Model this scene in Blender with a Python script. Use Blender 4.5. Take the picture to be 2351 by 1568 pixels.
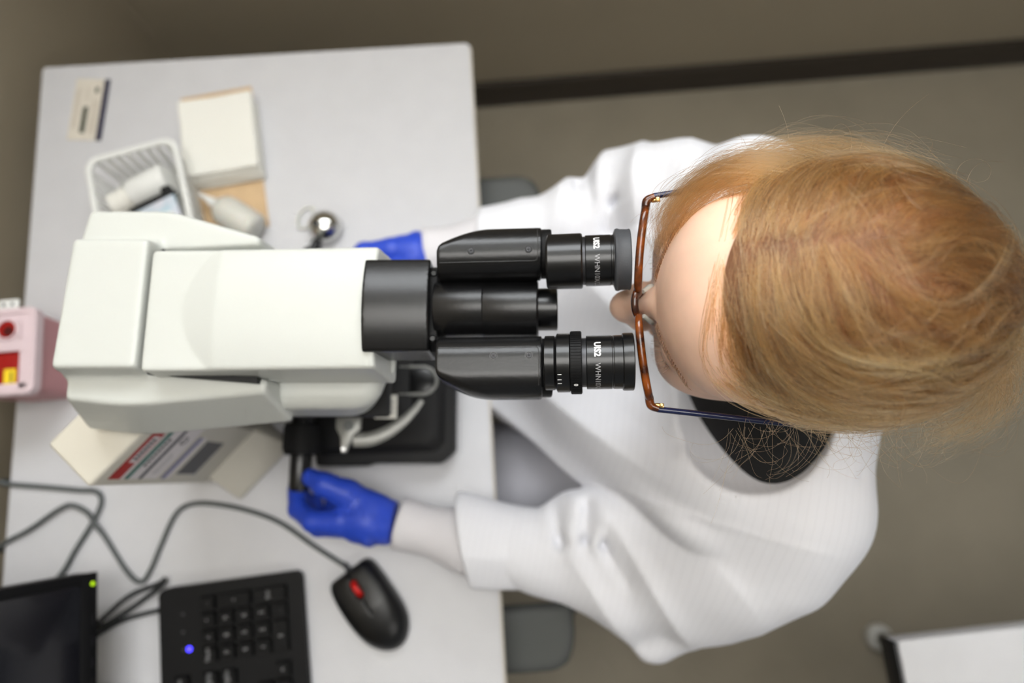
import bpy, bmesh, math, random
import numpy as np
from mathutils import Vector, Matrix, Euler
random.seed(7); RNG = np.random.default_rng(11)
S = bpy.context.scene
for o in list(bpy.data.objects): bpy.data.objects.remove(o)
COL = S.collection
PI = math.pi

# ------------------------------------------------------------------ camera
cd = bpy.data.cameras.new('camera'); cam = bpy.data.objects.new('camera', cd); COL.objects.link(cam)
cam.location = (0.6396, -0.6084, 1.6160); cam.rotation_euler = (0.1912, 0.0060, -0.0604)
cd.sensor_width = 36.0; cd.lens = 1564.74 / 2351 * 36; cd.clip_start = 0.02
cd.dof.use_dof = True; cd.dof.focus_distance = 0.435; cd.dof.aperture_fstop = 2.8
S.camera = cam
# ------------------------------------------------------------------ light
w = bpy.data.worlds.new('world'); S.world = w; w.use_nodes = True
w.node_tree.nodes['Background'].inputs[0].default_value = (0.93, 0.97, 1.0, 1)
w.node_tree.nodes['Background'].inputs[1].default_value = 0.22
def area(name, loc, size, power, col=(1, 1, 1), rot=(0, 0, 0)):
    l = bpy.data.lights.new(name, 'AREA'); l.shape = 'RECTANGLE'; l.size, l.size_y = size; l.energy = power; l.color = col
    o = bpy.data.objects.new(name, l); COL.objects.link(o); o.location = loc; o.rotation_euler = rot
    return o
PANELS = [((0.60, -0.55, 2.66), (1.2, 0.6), 9.0), ((1.95, -1.9, 2.66), (1.2, 0.6), 4.0)]
for L_, sz_, pw_ in PANELS: area('ceiling_panel_light', L_, sz_, pw_, (1.0, 0.985, 0.96))
WIN = (0.0, 1.25, 1.72, 2.60)      # window in the back wall: x0, x1, z0, z1
area('window_daylight', ((WIN[0] + WIN[1]) / 2, 0.335, (WIN[2] + WIN[3]) / 2), (WIN[1] - WIN[0] - 0.1, WIN[3] - WIN[2] - 0.1), 28.0, (0.95, 0.98, 1.0), (PI / 2 + PI, 0, 0))
S.view_settings.view_transform = 'Standard'; S.view_settings.look = 'None'
S.view_settings.exposure = 0.0; S.view_settings.gamma = 1.0; S.view_settings.use_curve_mapping = False

cy = S.cycles; cy.max_bounces = 7; cy.diffuse_bounces = 3; cy.glossy_bounces = 3; cy.transmission_bounces = 7; cy.transparent_max_bounces = 6
cy.caustics_reflective = False; cy.caustics_refractive = False; cy.use_adaptive_sampling = True; cy.adaptive_threshold = 0.1; cy.adaptive_min_samples = 10; cy.use_denoising = True

# ------------------------------------------------------------------ helpers
def lin(c):
    c = np.array(c, float) / 255.0
    return tuple(np.where(c <= 0.04045, c / 12.92, ((c + 0.055) / 1.055) ** 2.4)) + (1.0,)
def mat(name, rgb, rough=0.5, metal=0.0, bump=0.0, bscale=200.0, var=0.0, vscale=8.0, trans=0.0, ior=1.45, coat=0.0, emit=None, estr=0.0, sub=0.0, alpha=1.0, spec=0.5, rgb2=None):
    m = bpy.data.materials.new(name); m.use_nodes = True; nt = m.node_tree; b = nt.nodes['Principled BSDF']
    base = lin(rgb); b.inputs['Base Color'].default_value = base
    b.inputs['Roughness'].default_value = rough; b.inputs['Metallic'].default_value = metal
    b.inputs['Transmission Weight'].default_value = trans; b.inputs['IOR'].default_value = ior
    b.inputs['Coat Weight'].default_value = coat; b.inputs['Alpha'].default_value = alpha
    b.inputs['Specular IOR Level'].default_value = spec
    if sub: b.inputs['Subsurface Weight'].default_value = sub; b.inputs['Subsurface Radius'].default_value = (0.012, 0.005, 0.003); b.inputs['Subsurface Scale'].default_value = 0.6
    if emit: b.inputs['Emission Color'].default_value = lin(emit); b.inputs['Emission Strength'].default_value = estr
    tc = nt.nodes.new('ShaderNodeTexCoord')
    if var or rgb2:
        n = nt.nodes.new('ShaderNodeTexNoise'); n.inputs['Scale'].default_value = vscale; n.inputs['Detail'].default_value = 5
        nt.links.new(tc.outputs['Object'], n.inputs['Vector'])
        r = nt.nodes.new('ShaderNodeValToRGB'); a = np.array(base[:3])
        c1 = a * (1 - var); c2 = np.minimum(a * (1 + var), 1)
        if rgb2: c1 = np.array(base[:3]); c2 = np.array(lin(rgb2)[:3])
        r.color_ramp.elements[0].color = (*c1, 1); r.color_ramp.elements[1].color = (*c2, 1)
        r.color_ramp.elements[0].position = 0.35; r.color_ramp.elements[1].position = 0.65
        nt.links.new(n.outputs['Fac'], r.inputs['Fac']); nt.links.new(r.outputs['Color'], b.inputs['Base Color'])
    if bump:
        n = nt.nodes.new('ShaderNodeTexNoise'); n.inputs['Scale'].default_value = bscale; n.inputs['Detail'].default_value = 3
        nt.links.new(tc.outputs['Object'], n.inputs['Vector'])
        bp = nt.nodes.new('ShaderNodeBump'); bp.inputs['Strength'].default_value = bump; bp.inputs['Distance'].default_value = 0.001
        nt.links.new(n.outputs['Fac'], bp.inputs['Height']); nt.links.new(bp.outputs['Normal'], b.inputs['Normal'])
    return m
M = {}
M['desk'] = mat('white_laminate', (208, 208, 211), 0.42, var=0.015, vscale=30, bump=0.05, bscale=400)
M['desk_edge'] = mat('cream_edge_band', (205, 198, 186), 0.5)
M['floor'] = mat('taupe_floor', (160, 151, 134), 0.55, var=0.05, vscale=5, bump=0.05, bscale=300)
M['wall'] = mat('taupe_wall_paint', (162, 151, 131), 0.7, var=0.02, vscale=3, bump=0.12, bscale=250)
M['base_board'] = mat('dark_brown_vinyl', (54, 47, 40), 0.5)
M['steel'] = mat('brushed_steel', (175, 175, 175), 0.3, 1.0)
M['gunmetal'] = mat('dark_grey_metal', (70, 70, 72), 0.4, 0.8)
M['chrome'] = mat('polished_chrome', (215, 215, 212), 0.08, 1.0)
M['scope_white'] = mat('white_moulded_plastic', (194, 196, 191), 0.38, bump=0.06, bscale=900)
M['scope_cream'] = mat('offwhite_painted_box', (208, 203, 190), 0.5, bump=0.03, bscale=600)
M['scope_black'] = mat('black_textured_paint', (19, 19, 20), 0.27, bump=0.08, bscale=900)
M['black_smooth'] = mat('black_anodised', (13, 13, 14), 0.28, 0.0, coat=0.15)
M['black_plastic'] = mat('black_plastic', (11, 11, 12), 0.55, bump=0.08, bscale=900, spec=0.25)
M['black_matte'] = mat('matte_black', (22, 22, 23), 0.65)
M['rubber'] = mat('grey_rubber', (66, 68, 72), 0.55, bump=0.15, bscale=700)
M['grey_metal'] = mat('grey_cast_metal', (150, 150, 146), 0.38, 0.4)
M['print_white'] = mat('white_print', (225, 225, 225), 0.5)
M['print_grey'] = mat('grey_print', (150, 150, 152), 0.5)
M['print_black'] = mat('black_print', (40, 40, 42), 0.6)
M['paper'] = mat('white_paper', (232, 230, 222), 0.85, var=0.02, vscale=60)
M['tissue'] = mat('white_tissue', (233, 232, 224), 0.9, bump=0.5, bscale=500)
M['kraft'] = mat('brown_kraft_paper', (205, 176, 138), 0.85, var=0.06, vscale=40)
M['basket'] = mat('white_polypropylene', (228, 229, 226), 0.45)
M['cable'] = mat('grey_cable_jacket', (84, 88, 88), 0.45)
M['cable_dark'] = mat('dark_cable_jacket', (40, 42, 43), 0.5)

def link(o, parent=None):
    COL.objects.link(o)
    if parent: o.parent = parent
    return o
def finish(name, me, m, parent=None, smooth=None, loc=None, rot=None, mtx=None):
    if m is not None:
        for mm in (m if isinstance(m, list) else [m]): me.materials.append(M[mm] if isinstance(mm, str) else mm)
    if smooth is not None:
        me.polygons.foreach_set('use_smooth', [True] * len(me.polygons))
        if smooth < 3: me.set_sharp_from_angle(angle=smooth)
    o = bpy.data.objects.new(name, me)
    if loc is not None: o.location = loc
    if rot is not None: o.rotation_euler = rot
    if mtx is not None: o.matrix_world = mtx
    return link(o, parent)
def from_bm(name, bm, m, parent=None, smooth=0.6, **k):
    bmesh.ops.recalc_face_normals(bm, faces=bm.faces)
    me = bpy.data.meshes.new(name); bm.to_mesh(me); bm.free()
    return finish(name, me, m, parent, smooth, **k)
def pyd(name, v, f, m, parent=None, smooth=0.6, **k):
    me = bpy.data.meshes.new(name); me.from_pydata([tuple(map(float, p)) for p in v], [], f); me.update()
    return finish(name, me, m, parent, smooth, **k)
def empty(name, loc=(0, 0, 0), rz=0.0, rot=None):
    o = bpy.data.objects.new(name, None); o.empty_display_size = 0.02; o.location = loc; o.rotation_euler = rot or (0, 0, rz)
    return link(o)
def tag(o, label, cat, group=None, kind=None):
    if label: o['label'] = label
    if cat: o['category'] = cat
    if group: o['group'] = group
    if kind: o['kind'] = kind
    return o
def bev(bm, w, seg=2, ang=0.3):
    if w <= 0: return
    es = [e for e in bm.edges if len(e.link_faces) == 2 and e.calc_face_angle(0) > ang]
    bmesh.ops.bevel(bm, geom=es, offset=w, segments=seg, profile=0.5, affect='EDGES', clamp_overlap=True)
def box(name, lo, hi, m, parent=None, b=0.002, seg=2, **k):
    bm = bmesh.new(); bmesh.ops.create_cube(bm, size=1)
    for v in bm.verts: v.co = Vector([lo[i] + (v.co[i] + 0.5) * (hi[i] - lo[i]) for i in range(3)])
    bev(bm, b, seg); return from_bm(name, bm, m, parent, **k)
def hull(name, pts, m, parent=None, b=0.004, seg=3, smooth=0.7, **k):
    bm = bmesh.new(); vs = [bm.verts.new(p) for p in pts]
    r = bmesh.ops.convex_hull(bm, input=vs)
    bmesh.ops.delete(bm, geom=[g for g in r['geom_interior'] if isinstance(g, bmesh.types.BMVert)], context='VERTS')
    bmesh.ops.dissolve_limit(bm, angle_limit=0.02, verts=bm.verts, edges=bm.edges)
    bev(bm, b, seg, 0.12); return from_bm(name, bm, m, parent, smooth, **k)
def prism(name, poly, z0, z1, m, parent=None, b=0.002, seg=2, **k):
    bm = bmesh.new(); n = len(poly)
    a = [bm.verts.new((x, y, z0)) for x, y in poly]; c = [bm.verts.new((x, y, z1)) for x, y in poly]
    bm.faces.new(a[::-1]); bm.faces.new(c)
    for i in range(n): bm.faces.new((a[i], a[(i + 1) % n], c[(i + 1) % n], c[i]))
    bmesh.ops.recalc_face_normals(bm, faces=bm.faces)
    bev(bm, b, seg, 0.5); return from_bm(name, bm, m, parent, **k)
def rrect(x0, y0, x1, y1, r, n=6):
    out = []
    for cx, cy, a in ((x1 - r, y1 - r, 0), (x0 + r, y1 - r, 1), (x0 + r, y0 + r, 2), (x1 - r, y0 + r, 3)):
        for i in range(n + 1):
            t = (a + i / n) * PI / 2; out.append((cx + r * math.cos(t), cy + r * math.sin(t)))
    return out
def frame_to(d):
    d = Vector(d).normalized(); return d.to_track_quat('Z', 'Y').to_matrix().to_4x4()
def lathe(name, prof, m, parent=None, a=(0, 0, 0), d=(0, 0, 1), n=48, smooth=0.6, cap=True, **k):
    # prof: (radius, distance along d)
    T = Matrix.Translation(a) @ frame_to(d); v = []; f = []
    for r, z in prof:
        for i in range(n):
            t = 2 * PI * i / n; v.append(T @ Vector((r * math.cos(t), r * math.sin(t), z)))
    for j in range(len(prof) - 1):
        for i in range(n):
            i2 = (i + 1) % n; f.append((j * n + i, j * n + i2, (j + 1) * n + i2, (j + 1) * n + i))
    if cap: f.append(tuple(range(n))[::-1]); f.append(tuple(range((len(prof) - 1) * n, len(prof) * n)))
    bm = bmesh.new(); vs = [bm.verts.new(p) for p in v]
    for q in f:
        try: bm.faces.new([vs[i] for i in q])
        except ValueError: pass
    return from_bm(name, bm, m, parent, smooth, **k)
def cat(pts, n=8, closed=False):
    P = [np.array(p, float) for p in pts]; out = []
    N = len(P); rng = range(N if closed else N - 1)
    for i in rng:
        p0 = P[i - 1] if (i > 0 or closed) else 2 * P[0] - P[1]; p1 = P[i]; p2 = P[(i + 1) % N]
        p3 = P[(i + 2) % N] if (i + 2 < N or closed) else 2 * P[-1] - P[-2]
        for j in range(n):
            t = j / n
            out.append(0.5 * (2 * p1 + (p2 - p0) * t + (2 * p0 - 5 * p1 + 4 * p2 - p3) * t * t + (3 * p1 - p0 - 3 * p2 + p3) * t ** 3))
    if not closed: out.append(P[-1])
    return np.array(out)
def tube(name, pts, r, m, parent=None, n=10, sm=8, closed=False, flat=1.0, up=None, **k):
    C = cat(pts, sm, closed) if sm > 1 else np.array(pts, float)
    K = len(C); rr = np.interp(np.linspace(0, 1, K), np.linspace(0, 1, len(r)), r) if hasattr(r, '__len__') else np.full(K, r)
    T = np.gradient(C, axis=0)
    if closed: T = np.roll(C, -1, 0) - np.roll(C, 1, 0)
    T /= np.linalg.norm(T, axis=1)[:, None] + 1e-12
    u = np.array(up, float) if up is not None else (np.array((0, 0, 1.0)) if abs(T[0][2]) < 0.9 else np.array((1.0, 0, 0)))
    v = []; f = []
    for i in range(K):
        if up is not None: u = np.array(up, float)
        u = u - T[i] * (u @ T[i]); u /= np.linalg.norm(u) + 1e-12; w_ = np.cross(T[i], u)
        for j in range(n):
            a = 2 * PI * j / n; v.append(C[i] + rr[i] * (u * math.sin(a) * flat + w_ * math.cos(a)))
    for i in range(K if closed else K - 1):
        for j in range(n):
            i2 = (i + 1) % K; f.append((i * n + j, i * n + (j + 1) % n, i2 * n + (j + 1) % n, i2 * n + j))
    if not closed: f.append(tuple(range(n))); f.append(tuple(range((K - 1) * n, K * n))[::-1])
    bm = bmesh.new(); vs = [bm.verts.new(p) for p in v]
    for q in f: bm.faces.new([vs[i] for i in q])
    return from_bm(name, bm, m, parent, k.pop('smooth', 0.8), **k)
def text(name, s, size, m, parent=None, mtx=None, bend=None, bold=0.0, align='LEFT'):
    cu = bpy.data.curves.new(name, 'FONT'); cu.body = s; cu.size = size; cu.align_x = align; cu.offset = bold; cu.resolution_u = 2
    o = bpy.data.objects.new(name, cu); COL.objects.link(o)
    bpy.context.view_layer.update()
    me = bpy.data.meshes.new_from_object(o.evaluated_get(bpy.context.evaluated_depsgraph_get()))
    bpy.data.objects.remove(o); bpy.data.curves.remove(cu)
    if bend:
        bm = bmesh.new(); bm.from_mesh(me)
        bmesh.ops.triangulate(bm, faces=bm.faces); bmesh.ops.subdivide_edges(bm, edges=[e for e in bm.edges if e.calc_length() > size * 0.4], cuts=1)
        for v in bm.verts: v.co = bend(v.co)
        bm.to_mesh(me); bm.free()
    me.materials.clear(); me.name = name
    o = finish(name, me, m, parent)
    if mtx is not None: o.matrix_local = mtx
    return o

# ---- implicit surfaces (surface nets)
class Grid:
    def __init__(s, lo, hi, h):
        s.lo = np.array(lo, np.float32); s.h = h; s.n = np.ceil((np.array(hi) - s.lo) / h).astype(int) + 1
        ax = [s.lo[i] + h * np.arange(s.n[i], dtype=np.float32) for i in range(3)]
        s.X, s.Y, s.Z = np.meshgrid(*ax, indexing='ij', sparse=True)
def rc(G, a, b, ra, rb, sq=None):
    """round cone a->b; sq = (axis vector, factor) flattens it"""
    a = np.array(a, np.float32); b = np.array(b, np.float32); d = b - a; L2 = float(d @ d) + 1e-9
    x, y, z = G.X - a[0], G.Y - a[1], G.Z - a[2]
    t = np.clip((x * d[0] + y * d[1] + z * d[2]) / L2, 0, 1)
    x, y, z = x - t * d[0], y - t * d[1], z - t * d[2]
    q = x * x + y * y + z * z
    if sq is not None:
        n = np.array(sq[0], np.float32); n /= np.linalg.norm(n); pr = x * n[0] + y * n[1] + z * n[2]
        q = q + pr * pr * (sq[1] ** 2 - 1)
    return np.sqrt(q) - (ra + (rb - ra) * t)
def el(G, c, r, R=None):
    x, y, z = G.X - c[0], G.Y - c[1], G.Z - c[2]
    if R is not None:
        R = np.array(R, np.float32); x, y, z = (R[0, 0] * x + R[1, 0] * y + R[2, 0] * z, R[0, 1] * x + R[1, 1] * y + R[2, 1] * z, R[0, 2] * x + R[1, 2] * y + R[2, 2] * z)
    k0 = np.sqrt((x / r[0]) ** 2 + (y / r[1]) ** 2 + (z / r[2]) ** 2); k1 = np.sqrt((x / r[0] ** 2) ** 2 + (y / r[1] ** 2) ** 2 + (z / r[2] ** 2) ** 2) + 1e-9
    return k0 * (k0 - 1) / k1
def rbx(G, c, hs, r, R=None):
    x, y, z = G.X - c[0], G.Y - c[1], G.Z - c[2]
    if R is not None:
        R = np.array(R, np.float32); x, y, z = (R[0, 0] * x + R[1, 0] * y + R[2, 0] * z, R[0, 1] * x + R[1, 1] * y + R[2, 1] * z, R[0, 2] * x + R[1, 2] * y + R[2, 2] * z)
    qx, qy, qz = np.abs(x) - hs[0] + r, np.abs(y) - hs[1] + r, np.abs(z) - hs[2] + r
    return np.sqrt(np.maximum(qx, 0) ** 2 + np.maximum(qy, 0) ** 2 + np.maximum(qz, 0) ** 2) + np.minimum(np.maximum(qx, np.maximum(qy, qz)), 0) - r
def smin(a, b, k):
    h = np.maximum(k - np.abs(a - b), 0) / k
    return np.minimum(a, b) - h * h * k * 0.25
def smax(a, b, k): return -smin(-a, -b, k)
def nets(G, D):
    D = np.broadcast_to(D, tuple(G.n)).astype(np.float32); n = np.array(D.shape)
    ins = D < 0; c = [D[i:n[0] - 1 + i, j:n[1] - 1 + j, k:n[2] - 1 + k] for i in (0, 1) for j in (0, 1) for k in (0, 1)]
    cnt = sum((q < 0).astype(np.int8) for q in c); act = (cnt > 0) & (cnt < 8)
    idx = np.full(act.shape, -1, np.int64); ii = np.argwhere(act); idx[act] = np.arange(len(ii))
    vals = np.stack([q[act] for q in c], 1); corner = np.array([(i, j, k) for i in (0, 1) for j in (0, 1) for k in (0, 1)], np.float32)
    acc = np.zeros((len(ii), 3), np.float32); num = np.zeros(len(ii), np.float32)
    for a in range(8):
        for b in range(a + 1, 8):
            if np.abs(corner[a] - corner[b]).sum() != 1: continue
            va, vb = vals[:, a], vals[:, b]; m = (va < 0) != (vb < 0); t = np.where(m, va / (va - vb + 1e-12), 0)
            acc += np.where(m[:, None], corner[a] + t[:, None] * (corner[b] - corner[a]), 0); num += m
    V = (ii + acc / num[:, None]) * G.h + G.lo
    F = []
    for ax in range(3):
        s0 = [slice(None)] * 3; s1 = [slice(None)] * 3; s0[ax] = slice(0, -1); s1[ax] = slice(1, None)
        A = ins[tuple(s0)]; B = ins[tuple(s1)]; e = A != B; u, v_ = [q for q in range(3) if q != ax]
        if ax == 1: u, v_ = v_, u
        p = np.argwhere(e); ok = (p[:, u] > 0) & (p[:, v_] > 0) & (p[:, u] < n[u] - 1) & (p[:, v_] < n[v_] - 1); p = p[ok]
        if not len(p): continue
        du = np.zeros(3, int); du[u] = 1; dv = np.zeros(3, int); dv[v_] = 1
        q = [idx[tuple((p - a_ * du - b_ * dv).T)] for a_, b_ in ((0, 0), (1, 0), (1, 1), (0, 1))]
        Q = np.stack(q, 1); flip = A[tuple(p.T)]; Q[~flip] = Q[~flip][:, ::-1]; F.append(Q)
    return V, np.concatenate(F)
def mesh_np(name, V, F, flipn=False):
    me = bpy.data.meshes.new(name); me.vertices.add(len(V)); me.vertices.foreach_set('co', np.asarray(V, np.float32).ravel())
    F = np.asarray(F, np.int32); k = F.shape[1]
    me.loops.add(F.size); me.polygons.add(len(F)); me.loops.foreach_set('vertex_index', F.ravel())
    me.polygons.foreach_set('loop_start', np.arange(len(F), dtype=np.int32) * k); me.polygons.foreach_set('loop_total', np.full(len(F), k, np.int32))
    me.update(calc_edges=True); me.validate(); return me
def sdf(name, G, D, m, parent=None, mtx=None):
    V, F = nets(G, D); me = mesh_np(name, V, F)
    bm = bmesh.new(); bm.from_mesh(me); bmesh.ops.recalc_face_normals(bm, faces=bm.faces); bm.to_mesh(me); bm.free()
    return finish(name, me, m, parent, 4, mtx=mtx)
def noise3(x, y, z, f, seed=0):
    """cheap smooth noise: sum of rotated sines"""
    r = np.random.default_rng(seed); o = 0
    for i in range(7):
        d = r.normal(size=3); d /= np.linalg.norm(d); o = o + np.sin(f * (0.6 + 0.9 * r.random()) * (d[0] * x + d[1] * y + d[2] * z) + r.random() * 6.3)
    return o / 3.5
# ------------------------------------------------------------------ the room
DZ = 0.74
WA = 0.024; WYAW = math.atan(WA)
box('floor', (-0.4, -3.2, -0.05), (3.4, 0.6, 0.0), 'floor', b=0)['kind'] = 'structure'
RW = (0, 0, WYAW); LW = (0, 0.3203, 0)
wb = box('wall_back', (-0.4, 0.0, 0.0), (3.6, 0.1, WIN[2]), 'wall', b=0, loc=LW, rot=RW); wb['kind'] = 'structure'
for n_, lo_, hi_ in (('wall_piece', (-0.4, 0.0, WIN[3]), (3.6, 0.1, 2.7)), ('wall_piece', (-0.4, 0.0, WIN[2]), (WIN[0], 0.1, WIN[3])), ('wall_piece', (WIN[1], 0.0, WIN[2]), (3.6, 0.1, WIN[3]))): box(n_, lo_, hi_, 'wall', wb, 0)
wn = empty('window_1', (0, 0.3203, 0), WYAW); wn['kind'] = 'structure'
M['win_frame'] = mat('white_window_frame', (225, 225, 222), 0.5); M['pane'] = mat('window_glass', (255, 255, 255), 0.02, trans=1.0, ior=1.05)
for lo_, hi_ in (((WIN[0], 0.02, WIN[2]), (WIN[1], 0.09, WIN[2] + 0.04)), ((WIN[0], 0.02, WIN[3] - 0.04), (WIN[1], 0.09, WIN[3])), ((WIN[0], 0.02, WIN[2] + 0.04), (WIN[0] + 0.04, 0.09, WIN[3] - 0.04)), ((WIN[1] - 0.04, 0.02, WIN[2] + 0.04), (WIN[1], 0.09, WIN[3] - 0.04))): box('window_frame', lo_, hi_, 'win_frame', wn, 0.003)
box('pane', (WIN[0] + 0.03, 0.070, WIN[2] + 0.03), (WIN[1] - 0.03, 0.074, WIN[3] - 0.03), 'pane', wn, 0)
box('window_sill', (WIN[0] - 0.02, -0.02, WIN[2] - 0.02), (WIN[1] + 0.02, 0.09, WIN[2]), 'win_frame', wn, 0.003)
wl = box('wall_left', (-0.15, -3.2, 0.0), (-0.0517, 0.45, 2.7), 'wall', b=0); wl['kind'] = 'structure'
bb = box('baseboard_back', (-0.05, -0.012, 0.0), (3.4, 0.0, 0.1), 'base_board', b=0.002, loc=(0, 0.3203, 0), rot=(0, 0, WYAW)); bb['kind'] = 'structure'
bl = box('baseboard_left', (-0.0517, -3.2, 0.0), (-0.04, 0.30, 0.1), 'base_board', b=0.002); bl['kind'] = 'structure'
M['panel_glow'] = mat('lit_diffuser', (255, 255, 255), 0.6, emit=(255, 252, 245), estr=3.0)
M['ceiling'] = mat('white_ceiling_tile', (225, 223, 216), 0.9, bump=0.3, bscale=120)
ce = box('ceiling', (-0.15, -3.2, 2.7), (3.4, 0.5, 2.75), 'ceiling', b=0); ce['kind'] = 'structure'
for (lx, ly, lz), (sx, sy), _ in PANELS:
    t = tag(empty('ceiling_light', (lx, ly, 2.7)), 'recessed ceiling light panel over the ' + ('microscope bench' if ly > -1 else 'far side of the room'), 'ceiling light', 'ceiling light panels')
    box('frame', (-sx / 2 - 0.02, -sy / 2 - 0.02, -0.012), (sx / 2 + 0.02, sy / 2 + 0.02, 0.0), 'ceiling', t, 0.003)
    box('diffuser', (-sx / 2, -sy / 2, -0.018), (sx / 2, sy / 2, -0.010), 'panel_glow', t, 0.002)

# ------------------------------------------------------------------ bench
dk = tag(empty('desk', (0, 0, 0)), 'white laminate desk carrying the microscope, mouse and keyboard', 'desk')
prism('desk_top', rrect(0, -1.5, 0.61, 0, 0.006, 3), DZ - 0.028, DZ, ['desk'], dk, 0.0015)
tp = dk.children[0]
box('edge_band', (0.6095, -1.497, DZ - 0.0265), (0.6125, -0.006, DZ - 0.0015), 'desk_edge', tp, 0.001)
for x in (0.05, 0.56):
    for y in (-1.44, -0.06):
        lathe('leg', [(0.02, 0.02), (0.02, DZ - 0.0275)], 'gunmetal', dk, a=(x, y, 0), n=20)
        lathe('foot_glide', [(0.006, 0.02), (0.022, 0.016), (0.022, 0.0)], 'black_matte', dk, a=(x, y, 0), n=20)
# second table at the right
t2 = tag(empty('side_table', (1.086, -0.834, 0), 0.045), 'white table at the lower right with a dark edge and steel leg', 'table')
prism('table_top', rrect(0, -0.9, 1.2, 0, 0.004, 3), 0.712, 0.74, 'desk', t2, 0.0015)
box('edge_band', (-0.003, -0.898, 0.700), (0.0, -0.002, 0.736), 'gunmetal', t2, 0.0008)
for x, y in ((0.32, -0.19), (1.0, -0.19), (0.32, -0.75), (1.0, -0.75)):
    lathe('leg', [(0.016, 0.03), (0.016, 0.713)], 'grey_metal', t2, a=(x, y, 0), n=24)
    lathe('foot_glide', [(0.024, 0.0), (0.027, 0.006), (0.026, 0.022), (0.016, 0.034)], 'basket', t2, a=(x, y, 0), n=24)
# ------------------------------------------------------------------ things on the desk
# asset card stuck by the corner
M['card_paper'] = mat('cream_card', (212, 205, 192), 0.6)
M['navy_print'] = mat('navy_print', (36, 34, 62), 0.55)
M['green_print'] = mat('dark_green_print', (60, 66, 52), 0.6)
cr = tag(empty('label_card', (0.0705, -0.0705, DZ), -0.095), 'cream printed label card with a navy stripe near the desk corner', 'card')
box('card', (-0.024, -0.047, 0), (0.024, 0.047, 0.0008), 'card_paper', cr, 0.0003, 1)
box('navy_stripe', (0.0165, -0.047, 0.0008), (0.0245, 0.047, 0.0011), 'navy_print', cr, 0)
box('barcode', (-0.008, -0.036, 0.0008), (-0.001, 0.004, 0.0010), 'green_print', cr, 0)
M['faint_print'] = mat('faint_brown_print', (184, 174, 160), 0.6)
for x0, y0, y1 in ((-0.020, -0.03, 0.03), (-0.0165, -0.028, 0.034), (0.004, -0.036, 0.02), (0.0075, -0.036, 0.012), (0.0115, -0.036, 0.016), (-0.006, 0.012, 0.034)):
    box('printed_line', (x0, y0, 0.0008), (x0 + 0.0016, y1, 0.00095), 'faint_print', cr, 0)
box('printed_mark', (0.005, 0.026, 0.0008), (0.010, 0.034, 0.00095), 'green_print', cr, 0)
# kraft sheet, towel stack
KR = -0.135
kf = tag(box('kraft_sheet', (-0.05, -0.106, 0), (0.05, 0.106, 0.0012), 'kraft', None, 0.0003, 1, loc=(0.2630, -0.161, DZ), rot=(0, 0, 0.13)), 'brown kraft paper sheet lying under the folded white towels', 'paper')
tw = tag(empty('towel_stack', (0.2655, -0.1385, DZ + 0.0013), 0.115), 'stack of folded white paper towels on brown paper', 'paper towels')
zz = 0.0
for i in range(5):
    h = [0.0062, 0.0058, 0.006, 0.0055, 0.0065][i]; dx = random.uniform(-0.0015, 0.0015); dy = -0.004 + 0.002 * i
    G = Grid((-0.06, -0.07, -0.003), (0.06, 0.07, h + 0.004), 0.0016)
    D = rbx(G, (dx, dy, h / 2), (0.0500, 0.0560, h / 2), 0.0026) + 0.0009 * noise3(G.X, G.Y, G.Z, 70, i)
    me_o = sdf('folded_towel', G, D, 'tissue', tw); me_o.location = (0, 0, zz); zz += h - 0.0003
# small squeeze bottle lying on the kraft sheet
M['ldpe'] = mat('milky_polythene', (236, 235, 226), 0.35, trans=0.25, sub=0.1)
d = Vector((0.078, -0.056, 0.0)).normalized()
sb = tag(empty('dropper_bottle', (0.2440, -0.2200, DZ + 0.0225)), 'milky plastic dropper bottle lying beside the basket, nozzle up left', 'bottle')
lathe('bottle_body', [(0.006, 0.022), (0.009, 0.024), (0.014, 0.028), (0.0195, 0.036), (0.021, 0.046), (0.0205, 0.08), (0.019, 0.088), (0.014, 0.0915)], 'ldpe', sb, d=d, n=40, smooth=2)
lathe('nozzle', [(0.0022, -0.006), (0.0028, 0.0), (0.0042, 0.010), (0.0065, 0.016), (0.0068, 0.024)], 'basket', sb, d=d, n=24)
# basket
bk = tag(empty('storage_basket', (0.1885, -0.2515, DZ), 0.225), 'white slotted plastic basket holding a bottle and packets', 'basket')
bw, bl_, bh = 0.0575, 0.082, 0.070
def ring(rx, ry, r, z): return [(x, y, z) for x, y in rrect(-rx, -ry, rx, ry, r, 5)]
def rim_loft(name, rings, m, par, close=True):
    n = len(rings[0]); v = [p for r in rings for p in r]; f = []
    K = len(rings)
    for j in range(K if close else K - 1):
        for i in range(n): f.append((j * n + i, j * n + (i + 1) % n, ((j + 1) % K) * n + (i + 1) % n, ((j + 1) % K) * n + i))
    bm = bmesh.new(); vs = [bm.verts.new(p) for p in v]
    for q in f: bm.faces.new([vs[i] for i in q])
    return from_bm(name, bm, m, par)
rim_loft('rim', [ring(bw - 0.004, bl_ - 0.004, 0.014, bh - 0.006), ring(bw + 0.002, bl_ + 0.002, 0.018, bh - 0.006), ring(bw + 0.003, bl_ + 0.003, 0.019, bh - 0.002), ring(bw + 0.001, bl_ + 0.001, 0.018, bh), ring(bw - 0.003, bl_ - 0.003, 0.015, bh), ring(bw - 0.005, bl_ - 0.005, 0.013, bh - 0.002)], 'basket', bk)
tp_ = 0.86
prism('basket_floor', rrect(-bw * tp_, -bl_ * tp_, bw * tp_, bl_ * tp_, 0.01, 4), 0.0, 0.002, 'basket', bk, 0.0005)
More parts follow.
